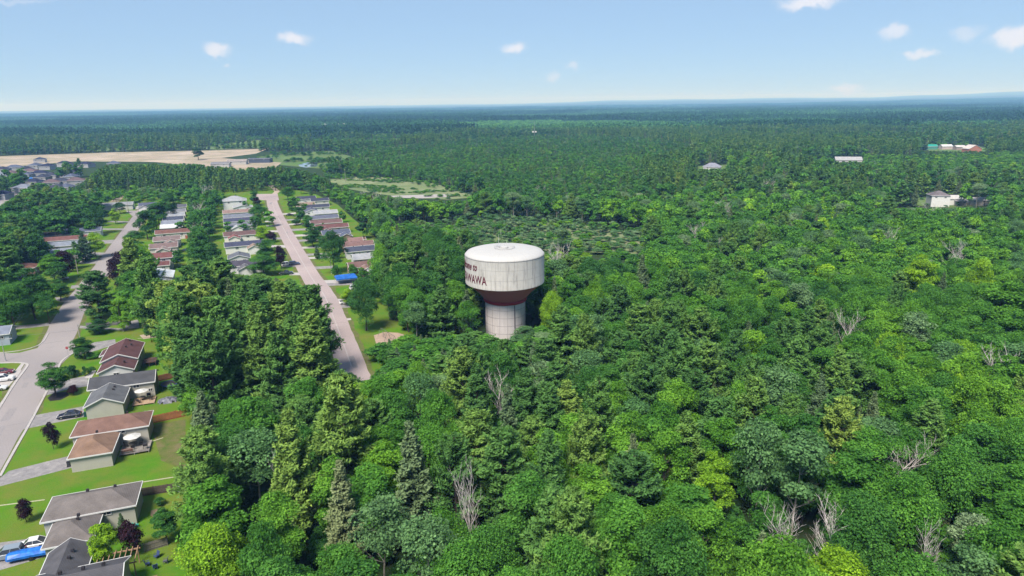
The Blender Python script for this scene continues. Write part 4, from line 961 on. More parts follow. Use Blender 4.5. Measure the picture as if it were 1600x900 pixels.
def hip_roof(b, cx, cy, L, W, z, rise, axis, hip0=True, hip1=True, th=.14):
    def P(u, v, zz): return (cx + u, cy + v, zz) if axis == 'x' else (cx + v, cy + u, zz)
    a, c = (L / 2, W / 2) if axis == 'x' else (W / 2, L / 2)
    r0, r1 = -a + (c if hip0 else 0), a - (c if hip1 else 0)
    if r0 > r1: r0 = r1 = (r0 + r1) / 2
    A0, A1 = P(r0, 0, z + rise), P(r1, 0, z + rise); c0, c1, c2, c3 = P(-a, -c, z), P(a, -c, z), P(a, c, z), P(-a, c, z)
    b.quad(c0, c1, A1, A0); b.quad(c2, c3, A0, A1); b.quad(c1, c2, A1); b.quad(c3, c0, A0)
    dn = lambda p: (p[0], p[1], p[2] - th)
    for p, q in ((c0, c1), (c1, c2), (c2, c3), (c3, c0)): b.quad(p, q, dn(q), dn(p))
    b.quad(dn(c0), dn(c1), dn(c2), dn(c3))
def fascia(b, cx, cy, L, W, z, rise, axis, kind, th=.24, w_=.05):
    def P(u, v, zz): return (cx + u, cy + v, zz) if axis == 'x' else (cx + v, cy + u, zz)
    a, c = (L / 2 + .03, W / 2 + .03) if axis == 'x' else (W / 2 + .03, L / 2 + .03); zt = z + .02
    def bar(p, q):
        p0, q0 = Vector(p), Vector(q); d = (q0 - p0); n = Vector((-d.y, d.x, 0)).normalized() * w_; h = Vector((0, 0, th))
        b.quad(p0 + n, q0 + n, q0 - n, p0 - n); b.quad(p0 + n - h, q0 + n - h, q0 + n, p0 + n); b.quad(p0 - n - h, q0 - n - h, q0 - n, p0 - n); b.quad(p0 - n - h, q0 - n - h, q0 + n - h, p0 + n - h)
        b.quad(p0 + n, p0 - n, p0 - n - h, p0 + n - h); b.quad(q0 + n, q0 - n, q0 - n - h, q0 + n - h)
    for s in (-1, 1): bar(P(-a, s * c, zt), P(a, s * c, zt))
    for s in (-1, 1):
        if kind == 'hip': bar(P(s * a, -c, zt), P(s * a, c, zt))
        else: bar(P(s * a, -c, zt), P(s * a, 0, zt + rise)); bar(P(s * a, c, zt), P(s * a, 0, zt + rise))
def window(parent, x, y, z, wd, ht, face, panes=2):
    """face: 'x+','x-','y+','y-' outward direction"""
    ax = face[0]; s = 1 if face[1] == '+' else -1; f = MB(); p = MB(); t = .07
    def bx(B, du, dz, wu, hz, dep, out):
        if ax == 'x': B.box((x + s * out, y + du, z + dz), (dep, wu, hz))
        else: B.box((x + du, y + s * out, z + dz), (wu, dep, hz))
    for dz in (-ht / 2, ht / 2): bx(f, 0, dz, wd + t, t * 1.3, .12, .03)
    for k in range(panes + 1): bx(f, -wd / 2 + wd * k / panes, 0, t, ht - t * 1.3, .12, .03)
    bx(p, 0, 0, wd - .02, ht - .02, .04, .03)
    fr = f.build('window', FASCIA, parent); p.build('pane', GLASS, fr); return fr
def house(label, loc, rz, vols, roofc, wallc, wins=(), vents=(), gdoors=(), doors=(), name='house', cat='house', group=None, trim=True, chim=None):
    """vols: (cx, cy, L, W, eave_z, rise, kind, axis, zofs)"""
    t = thing(name, label, cat, loc, rz, group); wm = siding('siding', wallc)
    for i, vv in enumerate(vols):
        cx, cy, L, W, z, rise, kind, axis = vv[:8]; rc = vv[8] if len(vv) > 8 else roofc; ov = .35
        b = MB(); a, c = L / 2 - ov, W / 2 - ov; z1 = z - .16 + (ov * rise / ((W if axis == 'x' else L) / 2) if kind == 'gable' else 0) * .0
        b.box((cx, cy, z1 / 2), (2 * a, 2 * c, z1))
        if kind == 'gable':
            for s in (-1, 1):
                if axis == 'x': b.quad((cx + s * a, cy - c, z1), (cx + s * a, cy + c, z1), (cx + s * a, cy, z + rise * (c / (W / 2)) - .16))
                else: b.quad((cx - a, cy + s * c, z1), (cx + a, cy + s * c, z1), (cx, cy + s * c, z + rise * (a / (L / 2)) - .16))
        b.build('wall' if i == 0 else ('garage_wall' if len(vv) < 10 else vv[9]), wm, t)
        r = MB()
        (gable_roof(r, cx, cy, L, W, z, rise, axis) if kind == 'gable' else hip_roof(r, cx, cy, L, W, z, rise, axis))
        ro = r.build('roof' if i == 0 else 'garage_roof', shingles('shingles', rc), t)
        if trim:
            f = MB(); fascia(f, cx, cy, L, W, z, rise, axis, kind); f.build('fascia', FASCIA, ro)
        for (k, vx, vy, vz) in vents:
            if k == i: MB().box((vx, vy, vz), (.42, .42, .42), taper=.85).build('vent', DARKV, ro)
        if chim and chim[0] == i: MB().box(chim[1], (.7, .7, 1.6)).build('chimney', mat('chimney_brick', (.25, .13, .1), .9), ro)
    for q in wins: window(t, *q)
    for (x, y, z, wd, ht, face) in gdoors:
        d = MB(); s = 1 if face[1] == '+' else -1
        if face[0] == 'x':
            d.box((x + s * .03, y, z), (.06, wd, ht)); [d.box((x + s * .075, y, z - ht / 2 + ht * (k + .5) / 4), (.03, wd - .15, ht / 4 - .06)) for k in range(4)]
        else:
            d.box((x, y + s * .03, z), (wd, .06, ht)); [d.box((x, y + s * .075, z - ht / 2 + ht * (k + .5) / 4), (wd - .15, .03, ht / 4 - .06)) for k in range(4)]
        d.build('garage_door', FASCIA, t)
    for (x, y, z, face, colr) in doors:
        s = 1 if face[1] == '+' else -1; d = MB()
        d.box((x + s * .03, y, z), (.06, .95, 2.05)) if face[0] == 'x' else d.box((x, y + s * .03, z), (.95, .06, 2.05))
        do = d.build('door', flat('door_paint', colr, .5), t); MB().box((x + s * .1 if face[0] == 'x' else x + .35, y + .35 if face[0] == 'x' else y + s * .1, z), (.06, .06, .12)).build('handle', DARKV, do)
    return t
SID = (.45, .44, .39); o0 = lambda cx, cy: N(cx, cy)
# nearest five, in the turned street grid; local origin at the centre of the main block
def nh(label, ox, oy, vols, roofc, wallc, **k):
    vs = [(v[0] - ox, v[1] - oy, *v[2:]) for v in vols]
    for key in ('wins', 'gdoors'): k[key] = [(q[0] - ox, q[1] - oy, *q[2:]) for q in k.get(key, ())]
    k['vents'] = [(q[0], q[1] - ox, q[2] - oy, q[3]) for q in k.get('vents', ())]; k['doors'] = [(q[0] - ox, q[1] - oy, *q[2:]) for q in k.get('doors', ())]
    if k.get('chim'): c = k['chim']; k['chim'] = (c[0], (c[1][0] - ox, c[1][1] - oy, c[1][2]))
    return house(label, N(ox, oy), NA, vs, roofc, wallc, **k)
nh('bungalow with maroon gable roof in two steps at the street corner', -36.4, 193, [(-36.4, 193, 8.6, 13, 3.7, 1.75, 'gable', 'y'), (-36.3, 183.5, 8.2, 6.6, 3.1, 1.7, 'gable', 'y'), (-40.9, 196.5, 2.6, 5, 2.9, .5, 'gable', 'y')],
   (.115, .062, .066), (.68, .68, .70), vents=[(0, -35.3, 198, 5.2), (0, -34.6, 195, 5.0), (0, -35.5, 192.6, 5.3), (1, -34.6, 183, 4.5)], wins=[(-32.45, 191, 2.3, 1.4, 1.0, 'x+'), (-32.45, 195.5, 2.3, 1.4, 1.0, 'x+'), (-36.3, 180.5, 2.2, 1.2, .9, 'y-')], gdoors=[(-40.05, 183.5, 1.2, 4.4, 2.2, 'x-')], doors=[(-40.35, 189.5, 1.2, 'x-', (.5, .5, .5))])
nh('bungalow with long charcoal gable roof beside the maroon roofed one', -33.2, 172, [(-33.2, 172, 13.8, 7.8, 3.6, 1.55, 'gable', 'x'), (-35.4, 163.6, 7.8, 9.0, 3.0, 1.75, 'gable', 'y', (.135, .14, .155))],
   (.082, .084, .095), (.50, .48, .43), vents=[(1, -34.2, 166.2, 4.35), (1, -34.2, 164.6, 4.35), (0, -31, 172.8, 5.2)], wins=[(-30.3, 168.45, 2.9, 1.25, .75, 'y-'), (-27.5, 168.45, 1.6, .8, .7, 'y-'), (-39.75, 171, 2, 1.8, 1.2, 'x-')], gdoors=[(-38.95, 163, 1.15, 4.6, 2.2, 'x-')], doors=[(-39.75, 169.2, 1.1, 'x-', (.3, .25, .22))])
nh('bungalow with rust brown hipped roof and tan hipped garage', -31.6, 146.9, [(-31.6, 146.9, 13.8, 7.6, 3.6, 1.65, 'hip', 'x'), (-33.6, 139.3, 7.4, 9.2, 3.0, 1.75, 'hip', 'y', (.24, .155, .115))],
   (.2, .12, .1), (.50, .48, .43), vents=[(1, -33.4, 141.5, 4.7), (0, -29, 148, 5.1)], wins=[(-29.7, 143.4, 3.05, 1.35, .75, 'y-'), (-38.15, 147, 2, 1.9, 1.2, 'x-')], gdoors=[(-36.97, 138.8, 1.15, 4.6, 2.2, 'x-')], doors=[(-38.15, 144.6, 1.1, 'x-', (.25, .2, .17))])
nh('bungalow with taupe grey hipped roof above the white sedan', -29.6, 116, [(-29.6, 116, 13.2, 7.8, 3.6, 1.65, 'hip', 'x'), (-31.2, 109.0, 6.8, 7.2, 3.0, 1.75, 'hip', 'y')],
   (.175, .155, .15), (.48, .475, .42), vents=[(1, -30.6, 110.6, 4.6), (1, -30.5, 109.6, 4.5), (0, -26.5, 117, 5.1), (0, -30.5, 117.2, 5.1)], wins=[(-27.3, 112.4, 3.05, 1.3, .75, 'y-'), (-35.85, 116, 2, 1.9, 1.2, 'x-')], gdoors=[(-34.27, 108.6, 1.15, 4.0, 2.2, 'x-')], doors=[(-35.85, 113.5, 1.1, 'x-', (.25, .2, .17))])
nh('bungalow with slate grey gable roof cut by the bottom edge', -27.5, 93.8, [(-27.5, 93.6, 11.4, 8.6, 3.6, 1.9, 'gable', 'x'), (-30.3, 99.6, 6.0, 8.8, 3.0, 1.75, 'gable', 'y')],
   (.098, .096, .108), (.5, .48, .44), vents=[(0, -29.5, 94.4, 5.5), (0, -26.8, 94.4, 5.5), (0, -24.4, 94.4, 5.5), (1, -29.5, 101, 4.5), (1, -29.6, 99.3, 4.5)], wins=[(-22.15, 92.5, 2.3, 1.4, 1.0, 'x+')], gdoors=[(-32.97, 100.3, 1.15, 3.4, 2.2, 'x-')])
# farther rows -------------------------------------------------------
RB = rad(22.0)
def row(label, px, py, L, W, roofc, wallc=(.66, .66, .66), rz=RB, kind='gable', axis='x', z=3.4, rise=1.5, gar=None, group=None, name='house', flip=1, chim=False, wn=True):
    p = G(px, py, z + rise * .5); vols = [(0, 0, L, W, z, rise, kind, axis)]; wins = []; gd = []
    if gar:
        gx, gc = gar[0], gar[1] if len(gar) > 1 else roofc; vols.append((gx, -W / 2 - 2.4, 6.0, 6.2, 2.8, 1.4, 'gable', 'y', gc)); gd.append((gx + flip * 2.68, -W / 2 - 2.4, 1.1, 3.6, 2.1, 'x+' if flip > 0 else 'x-'))
        wins.append((gx * -.8, -W / 2 + .33, z - .95, 1.3, .8, 'y-'))
    elif wn: wins += [(-L * .25, -W / 2 + .33, z - .95, 1.2, .8, 'y-'), (L * .22, -W / 2 + .33, z - .95, 1.2, .8, 'y-')]
    wins += [(L / 2 - .33, -W * .2, z - 1.2, 1.3, 1.0, 'x+'), (-L / 2 + .33, -W * .2, z - 1.2, 1.3, 1.0, 'x-')]
    return house(label, (p.x, p.y, 0), rz, vols, roofc, wallc, wins=wins if wn else (), gdoors=gd, group=group, name=name, vents=[(0, L * .12, W * .12, z + rise * .85), (0, -L * .2, W * .12, z + rise * .85)] if kind == 'gable' and axis == 'x' else [(0, .5, .4, z + rise * .95)])
NAVY = (.055, .06, .09); SLATE = (.14, .15, .18); PALEG = (.33, .34, .37); MARO = (.16, .085, .085); BRWN = (.15, .095, .08); TAN = (.27, .2, .165); REDD = (.22, .09, .085); LIGHTR = (.55, .58, .62)
# right of the right-hand street, far to near
row('farthest navy roofed house on the right side of the right street', 478, 308, 13, 8, NAVY, gar=(-4,), flip=-1)
row('second navy roofed house on the right side of the right street', 499, 311, 12, 8, NAVY)
row('tan roofed low house before the farthest navy roofs', 477, 318, 12, 8, TAN, gar=(-3,), flip=-1)
row('navy roofed house behind the white gable garage', 494, 321, 16, 8, NAVY, (.72, .72, .74))
row('blue grey roofed house with white gable end facing the camera', 486, 327, 8, 10, (.11, .12, .17), (.75, .76, .78), axis='y')
row('pale grey roofed house right of the white gable end', 508, 330, 14, 9, PALEG)
row('slate blue long roofed house above the two brown roofs', 503, 338, 18, 8, (.12, .13, .18), (.6, .6, .6))
row('upper brown long roofed house of a touching pair', 509, 345, 17, 7.5, (.16, .1, .1), (.6, .55, .5))
row('lower brown long roofed house of a touching pair', 518, 352, 17, 7.5, (.15, .075, .075), (.6, .55, .5), gar=(-4,), flip=-1)
row('blue grey roofed house with brick gable end', 524, 361, 14, 9, (.1, .115, .17), (.35, .25, .22), gar=(4,), flip=-1)
row('brown roofed shed behind the brick gabled house', 561, 372, 6, 5, BRWN, (.3, .2, .17), z=2.4, rise=.8, name='shed', wn=False)
row('rose brown low roofed house', 546, 374, 12, 7, (.24, .15, .145), (.6, .5, .45))
row('brown long roofed house above the navy roof', 559, 379, 14, 8, (.2, .125, .12), (.35, .2, .17))
row('navy roofed house in the middle of the right row', 562, 387, 13, 8, (.07, .08, .12), (.7, .7, .72))
row('pale grey roofed house behind the tall street tree', 572, 398, 12, 9, PALEG, (.7, .7, .72))
row('brown roofed brick house nearest on the right street', 573, 410, 15.5, 8, (.17, .105, .1), (.5, .35, .28), gar=(-1.5, (.24, .16, .14)), flip=-1)
row('grey roofed low house right of the nearest brown roofed brick house', 592, 420, 8, 9, (.28, .29, .33), (.6, .6, .62), axis='y')
row('white roofed shed among trees behind the blue canopy', 596, 446, 6, 5, LIGHTR, z=2.4, rise=.8, name='shed', wn=False)
# left of the right-hand street
row('two storey house with pale grey hipped roof at the far end', 366, 309, 15, 12, PALEG, (.75, .76, .78), kind='hip', z=6, rise=2.6)
row('pale grey gabled house in front of the two storey house', 379, 321, 12, 9, PALEG, (.72, .74, .78), axis='y')
row('rose brown roofed house behind a grey roof', 371, 329, 17, 7.5, (.26, .18, .165))
row('upper slate grey roofed house of the left row', 373, 336, 17, 7.5, (.17, .185, .23))
row('navy roofed house between two slate grey roofs', 374, 342, 17, 7.5, (.07, .075, .125))
row('lower slate grey roofed house with white garage front', 376, 349, 17, 8, (.16, .175, .21), (.8, .8, .8), gar=(-2, (.36, .38, .42)))
row('maroon roofed house behind the red garage roof', 377, 363, 17, 8, (.135, .085, .085), (.8, .78, .75), gar=(-3.5, REDD))
row('navy long roofed house behind the tan gable', 381, 379, 17, 8, (.065, .07, .115), (.8, .8, .8), gar=(4, TAN))
row('slate gabled house left of the tan gable', 373, 398, 9, 9, SLATE, (.65, .65, .66), axis='y')
row('dark purple grey roofed house nearest in the left row', 382, 409, 15, 8, (.075, .07, .095), (.75, .76, .78), gar=(0, (.14, .14, .16)))
# right of the left-hand street, far to near
for i, (px, py, c, d) in enumerate([(277, 321, (.1, .105, .13), 'farthest charcoal roofed house in the middle row'), (275, 328, (.19, .2, .24), 'grey roofed house second farthest in the middle row'), (273, 334, (.3, .32, .37), 'pale blue grey roofed house in the middle row'), (271, 340, (.07, .08, .12), 'navy roofed house in the middle row'), (269, 346, (.22, .24, .3), 'blue grey roofed house just behind the white roof'), (268, 352, (.55, .58, .6), 'white roofed house behind the long brown roof')]):
    row(d, px, py, 11, 8, c)
row('long brown roofed house in the middle row', 271, 360, 17, 7.5, (.17, .09, .08), (.72, .7, .68))
row('rose grey roofed house below the long brown roof', 261, 371, 12, 9, (.2, .15, .15), (.6, .57, .55), gar=(2, (.24, .18, .17)))
row('mauve brown roofed house in the middle row', 256, 382, 12, 8.5, (.19, .135, .135), (.6, .57, .55), gar=(0, (.28, .22, .21)))
row('maroon roofed two storey house with pale wall', 245, 398, 12, 8, (.17, .075, .075), (.66, .62, .62), z=5, rise=1.6)
row('maroon roofed garage in front of the maroon roofed house', 247, 411, 9, 6, (.14, .065, .065), (.6, .6, .6), name='garage', z=2.8, rise=1.2)
row('small carport with brown roof by the street verge', 233, 412, 4, 5, (.2, .12, .11), z=2.4, rise=.7, name='carport', wn=False)
row('pale blue shed behind the maroon roofed house', 272, 399, 5, 4, (.42, .45, .5), (.45, .52, .65), z=2.6, rise=.7, name='shed')
row('white metal roofed house nearest in the middle row', 242, 427, 13, 12, (.56, .59, .62), (.6, .6, .62), kind='gable', axis='y', z=3.4, rise=1.6)
row('white roofed garage under the white metal roof', 240, 438, 8, 7, (.56, .59, .62), (.6, .6, .62), axis='y', z=2.8, rise=1.3, name='garage')
# left of the left-hand street
row('long grey roofed house at the far end of the left street', 177, 318, 24, 10, (.25, .26, .28), (.6, .6, .6))
row('navy roofed house with white garage doors at the turning head', 231, 318, 11, 9, (.09, .1, .15), (.75, .75, .77), gar=(-2,))
row('small white house half hidden by trees', 140, 325, 8, 8, (.5, .48, .45), (.75, .75, .75))
row('navy roofed house with white wall on the left street', 130, 358, 17, 9, (.1, .115, .165), (.78, .78, .8))
row('dark grey roofed house behind the long brown roof of the left street', 92, 364, 14, 7, (.13, .12, .15))
row('long brown roofed house on the left street', 103, 371, 19, 7, (.17, .085, .08), (.72, .74, .76))
row('blue grey roofed house below the long brown roof', 107, 379, 17, 8, (.21, .235, .29), (.7, .7, .72))
row('lower blue grey roofed house next to the purple maple', 106, 390, 17, 9, (.21, .235, .3), (.7, .72, .78))
row('brown hipped roof house hidden in the trees at the left edge', 33, 414, 11, 8, (.17, .085, .07), (.3, .2, .17), kind='hip')
row('mauve roofed house at the left edge among trees', 24, 438, 12, 8, (.23, .19, .22), (.5, .48, .52), axis='y')
row('blue sided house cut by the left edge above the cross street', -6, 514, 8, 8, (.2, .22, .28), (.4, .45, .55))
row('maroon roofed house at the left edge beside the far left street', 2, 332, 13, 8, (.14, .09, .11))
# far left subdivision
SR = random.Random(21); k = 0
WORDS = ['navy', 'dark slate', 'blue grey', 'pale grey', 'mauve brown']; WC = [(.03, .034, .07), (.05, .055, .085), (.1, .115, .17), (.19, .21, .27), (.14, .1, .11)]
for (px, py, c) in [(-14, 259, 0), (4, 262, 1), (22, 259, 2), (40, 262, 1), (62, 247, 1), (55, 256, 2), (74, 257, 0), (101, 253, 0), (134, 254, 0), (-16, 270, 2), (5, 270, 3), (17, 268, 4), (36, 270, 2), (47, 265, 4), (62, 268, 0), (66, 274, 1), (81, 271, 1), (97, 270, 0), (112, 266, 1), (111, 273, 2), (2, 280, 3), (17, 279, 2), (31, 279, 3), (52, 281, 0), (80, 282, 4), (94, 280, 1), (118, 279, 4), (-20, 291, 1), (8, 289, 0), (22, 287, 1), (3, 300, 0), (38, 290, 3), (90, 290, 1), (103, 289, 2), (177, 253, 2)]:
    row('%s hipped roof house in the %s of the far left subdivision, %s side' % (WORDS[c], 'far rows' if py < 261 else 'middle rows' if py < 276 else 'near rows', 'left' if px < 28 else 'middle' if px < 75 else 'right'), px, py, SR.uniform(13, 17), SR.uniform(10, 13), WC[c], (.4, .4, .43), rz=rad(SR.choice([8, 22, -10, 98])), kind='hip', z=4.2, rise=2.6, group='%s hipped roof houses of the far left subdivision' % WORDS[c], wn=True)
# far off buildings
row('long dark industrial building by the sand lot', 407, 247, 26, 12, (.05, .07, .12), (.06, .08, .13), rz=0, z=5, rise=.6)
row('brown roofed building on the sand lot left of the dark one', 371, 250, 22, 14, (.3, .26, .25), (.5, .48, .46), rz=rad(10), z=4, rise=2)
row('low grey building under construction by the trees', 345, 254, 20, 14, (.2, .2, .22), (.5, .5, .5), rz=rad(10), z=4, rise=2)
row('white flat topped building far off in the forest', 502, 195, 60, 20, (.7, .7, .7), (.8, .8, .8), rz=0, z=14, rise=1, wn=False)
row('long white building far off in the forest right of its neighbour', 522, 193.5, 70, 20, (.75, .75, .75), (.8, .8, .8), rz=0, z=16, rise=1, wn=False)
row('pale grey house in a clearing in the forest', 1113, 257, 17, 12, (.24, .25, .31), (.6, .6, .62), rz=rad(-20), z=3.4, rise=3.4, kind='hip', gar=(5,))
row('grey low roof showing behind the plantation', 1325, 247, 26, 14, (.36, .36, .37), (.5, .5, .5), rz=rad(-15), z=3.5, rise=3)
row('white two storey farmhouse with hipped grey roof', 1467, 301, 11, 10, (.16, .14, .15), (.8, .8, .78), rz=rad(-12), kind='hip', z=7, rise=2.6)
row('pale metal roofed annex of the white farmhouse', 1485, 307, 12, 8, (.5, .48, .47), (.75, .75, .74), rz=rad(-12), z=4, rise=2)
row('open shed with pale roof right of the farmhouse', 1500, 312, 7, 6, (.35, .32, .32), (.3, .27, .25), rz=rad(-12), z=3, rise=.8, name='shed')
row('small barn with pale roof right of the farmhouse yard', 1529, 310, 11, 6, (.5, .48, .48), (.5, .45, .4), rz=rad(-12), z=3.5, rise=1.4, name='barn')
row('green roofed barn in the far field', 1453, 227, 18, 8, (.03, .3, .24), (.1, .3, .25), rz=rad(5), z=4, rise=2.4, name='barn')
row('white roofed barn in the far field', 1478, 227, 15, 8, (.6, .6, .6), (.6, .5, .48), rz=rad(5), z=4, rise=2.4, name='barn')
row('pale roofed shed between the far barns', 1499, 228, 13, 8, (.55, .53, .52), (.4, .3, .28), rz=rad(5), z=4, rise=2, name='barn')
row('large rust walled barn with pale roof at the right end of the far field', 1519, 229, 17, 13, (.55, .5, .48), (.5, .22, .14), rz=rad(5), axis='y', z=5, rise=4.5, name='barn')

# ================================================================== VEHICLES
TYRE = mat('tyre_rubber', (.02, .02, .02), .9); RIM = mat('alloy_rim', (.5, .5, .52), .35, metal=.8)
def car(label, loc, rz, colr, style='sedan', cat='car', group=None):
    t = thing('parked_car' if style != 'truck' else 'pickup_truck', label, cat, loc, rz, group)
    L, W = (4.6, 1.8) if style == 'sedan' else (4.7, 1.9) if style == 'suv' else (5.6, 2.0)
    hb = .82 if style == 'sedan' else 1.0; hr = 1.42 if style == 'sedan' else 1.72
    a = L / 2
    prof = [(-a, .35), (-a + .05, hb - .12), (-a + .25, hb), (a - 1.1, hb + .04), (a - .25, hb - .12), (a, .55), (a - .03, .3), (-a + .1, .25)]
    b = MB(); n = len(prof)
    secs = [(-W / 2, .9), (-W / 2 + .06, 1.0), (W / 2 - .06, 1.0), (W / 2, .9)]
    for y, k in secs:
        for u, v in prof: b.v.append((u * (.985 if k < 1 else 1), y, .3 + (v - .3) * k))
    for s in range(3):
        for i in range(n):
            j = (i + 1) % n; b.f.append((s * n + i, s * n + j, (s + 1) * n + j, (s + 1) * n + i)); b.mi.append(0)
    b.f.append(tuple(reversed(range(n)))); b.mi.append(0); b.f.append(tuple(3 * n + i for i in range(n))); b.mi.append(0)
    pm_ = flat('car_paint', colr, .25, spec=.6, var=.03); body = b.build('body', pm_, t)
    x0, x1, x2, x3 = ((-a + .45, -a + 1.25, a - 2.1, a - 1.25) if style == 'sedan' else (-a + .15, -a + .5, a - 2.1, a - 1.25) if style == 'suv' else (-a + 2.2, -a + 2.4, a - 2.1, a - 1.4))
    g = MB(); wb, wt = W / 2 - .08, W / 2 - .28
    low = [(x0, hb - .02), (x3, hb - .02)]; g.v += [(x0, -wb, hb - .02), (x3, -wb, hb - .02), (x3, wb, hb - .02), (x0, wb, hb - .02), (x1, -wt, hr - .05), (x2, -wt, hr - .05), (x2, wt, hr - .05), (x1, wt, hr - .05)]
    for f in ((0, 1, 5, 4), (1, 2, 6, 5), (2, 3, 7, 6), (3, 0, 4, 7), (4, 5, 6, 7)): g.f.append(f); g.mi.append(0)
    g.build('windows', GLASS, t)
    r = MB(); r.box(((x1 + x2) / 2, 0, hr - .01), (x2 - x1 + .1, 2 * wt + .06, .09), taper=.94)
    for s in (-1, 1):
        for (u0, u1) in ((x0, x1), (x3, x2)): r.tube((u0, s * (wb + .005), hb), (u1, s * (wt + .005), hr - .03), .045, .045, 4)
        r.tube(((x0 + x3) / 2, s * (wb + .005), hb), ((x1 + x2) / 2, s * (wt + .005), hr - .03), .045, .045, 4)
    r.build('roof', pm_, t)
    for s in (-1, 1):
        for u in (-a + .85, a - .9):
            w_ = MB(); w_.tube((u, s * (W / 2 - .2), .33), (u, s * (W / 2 + .02), .33), .33, .33, 16); wo_ = w_.build('wheel', TYRE, t)
            MB().tube((u, s * (W / 2), .33), (u, s * (W / 2 + .04), .33), .2, .19, 12).build('rim', RIM, wo_)
        MB().box((a - .09, s * (W / 2 - .35), hb - .2), (.16, .4, .14)).build('headlight', flat('headlight_glass', (.7, .7, .72), .2), t)
        MB().box((-a + .04, s * (W / 2 - .3), hb - .14), (.12, .36, .14)).build('tail_light', flat('tail_light_red', (.35, .02, .02), .3), t)
    if style == 'truck':
        MB().box((-a + 1.2, 0, hb + .06), (1.9, W - .35, .08)).build('load_bed', flat('bed_liner', (.05, .05, .05), .8), t)
    return t
def at(px, py, z=.03): p = G(px, py); return (p.x, p.y, z)
car('dark navy sedan parked in the driveway beside the grey garage', at(109, 652), NA + math.pi, (.02, .022, .05), 'sedan')
car('white sedan parked beside the blue covered trailer', at(50, 855), NA + math.pi, (.75, .75, .76), 'sedan')
car('silver grey car cut by the left edge beside the blue covered trailer', at(12, 871), NA + math.pi, (.25, .3, .36), 'suv')
car('dark red car on the driveway at the left edge', at(6, 584), NA, (.15, .015, .03), 'sedan')
car('white car just below the dark red car at the left edge', at(6, 595), NA, (.75, .75, .76), 'suv')
car('white car partly outside the left edge on the pale driveway', at(-6, 610), NA, (.7, .7, .7), 'sedan')
car('dark blue van parked nose out left of the right street', at(460, 414), RB, (.04, .06, .12), 'suv')
car('white van beside the purple tree and the dark blue van', at(449, 415), RB, (.75, .75, .75), 'suv')
car('dark pickup truck in the drive left of the right street', at(447, 429), RB, (.03, .04, .05), 'truck', 'truck')
car('white pickup truck on the drive beside the tall playground tree', at(543, 474), RB, (.75, .76, .78), 'truck', 'truck')
car('white car under the small lime tree by the blue canopy', at(556, 452), RB, (.7, .72, .75), 'suv')
car('white suv at the turning head of the left street', at(216, 327), rad(100), (.75, .75, .75), 'suv')
car('dark suv at the turning head of the left street', at(227, 327), rad(100), (.08, .09, .13), 'suv')
car('red and silver car driving on the far left street', at(15, 307.5), rad(150), (.3, .12, .1), 'sedan')
car('black car on the far right street lawn drive', at(453, 337), RB, (.03, .03, .04), 'sedan')
car('silver car at the left street driveway by the purple maple', at(97, 437), RB, (.5, .5, .52), 'sedan')
car('grey suv parked before the mauve roofed house', at(22, 446), RB, (.25, .24, .28), 'suv')
# blue covered trailer
t = thing('covered_trailer', 'utility trailer under a bright blue tarpaulin beside the white sedan', 'trailer', at(54, 870), NA)
b = MB(); prof = [(-1.0, .55), (-1.05, .95), (-.55, 1.3), (0, 1.42), (.55, 1.3), (1.05, .95), (1.0, .55)]
xs = [-3.4, -3.1, -1.5, 0, 1.5, 2.8, 3.3]; ks = [.72, .95, 1, .97, 1, .85, .5]
for x, k in zip(xs, ks):
    for u, v in prof: b.v.append((x, u * k, .55 + (v - .55) * k + .04 * math.sin(x * 5 + u * 4)))
n = len(prof)
for s in range(len(xs) - 1):
    for i in range(n): j = (i + 1) % n; b.f.append((s * n + i, s * n + j, (s + 1) * n + j, (s + 1) * n + i)); b.mi.append(0)
b.f.append(tuple(range(n))); b.mi.append(0); b.f.append(tuple((len(xs) - 1) * n + i for i in range(n))); b.mi.append(0)
b.build('tarpaulin', mat('blue_tarpaulin', (.02, .16, .62), .4, .4, 1.5, bump=.5), t)
for s in (-1, 1):
    MB().tube((-.2, s * .85, .33), (-.2, s * 1.05, .33), .33, .33, 14).build('wheel', TYRE, t)
MB().tube((3.2, 0, .5), (4.3, 0, .45), .05, .05, 6).tube((4.2, 0, .45), (4.2, 0, 0), .04, .04, 6).build('tow_bar', RIM, t)
# blue canopy
p = G(541, 441); t = thing('canopy_tent', 'blue canopy tent covering the drive of the nearest brown roofed house', 'canopy', (p.x, p.y, 0), RB)
b = MB(); b.quad((-4, -3, 2.2), (4, -3, 2.2), (3.2, 0, 3.2), (-3.2, 0, 3.2)); b.quad((-4, 3, 2.2), (4, 3, 2.2), (3.2, 0, 3.2), (-3.2, 0, 3.2)); b.quad((-4, -3, 2.2), (-4, 3, 2.2), (-3.2, 0, 3.2)); b.quad((4, -3, 2.2), (4, 3, 2.2), (3.2, 0, 3.2))
for q in ((0, -3, 8, .03), (0, 3, 8, .03)): b.box((q[0], q[1], 2.0), (q[2], q[3], .4))
b.build('canopy_cover', mat('blue_canopy', (.02, .13, .5), .5, .25, 1), t)
for x in (-3.9, 3.9):
    for y in (-2.9, 2.9): MB().tube((x, y, 0), (x, y, 2.25), .05, .05, 6).build('post', RIM, t)
p = G(57, 283); t = thing('covered_boat', 'boat under a bright blue cover in the far left subdivision', 'boat', (p.x, p.y, 0), .4)
b = MB()
for x, k in ((-5, .7), (-3, 1), (2, 1), (5, .3)):
    for u, v in [(-2.2, 1.0), (-2.3, 2.2), (0, 3.6), (2.3, 2.2), (2.2, 1.0)]: b.v.append((x, u * k, v))
for s in range(3):
    for i in range(4): b.f.append((s * 5 + i, s * 5 + i + 1, s * 5 + i + 6, s * 5 + i + 5)); b.mi.append(0)
b.f += [(0, 1, 2, 3, 4), (19, 18, 17, 16, 15)]; b.mi += [0, 0]
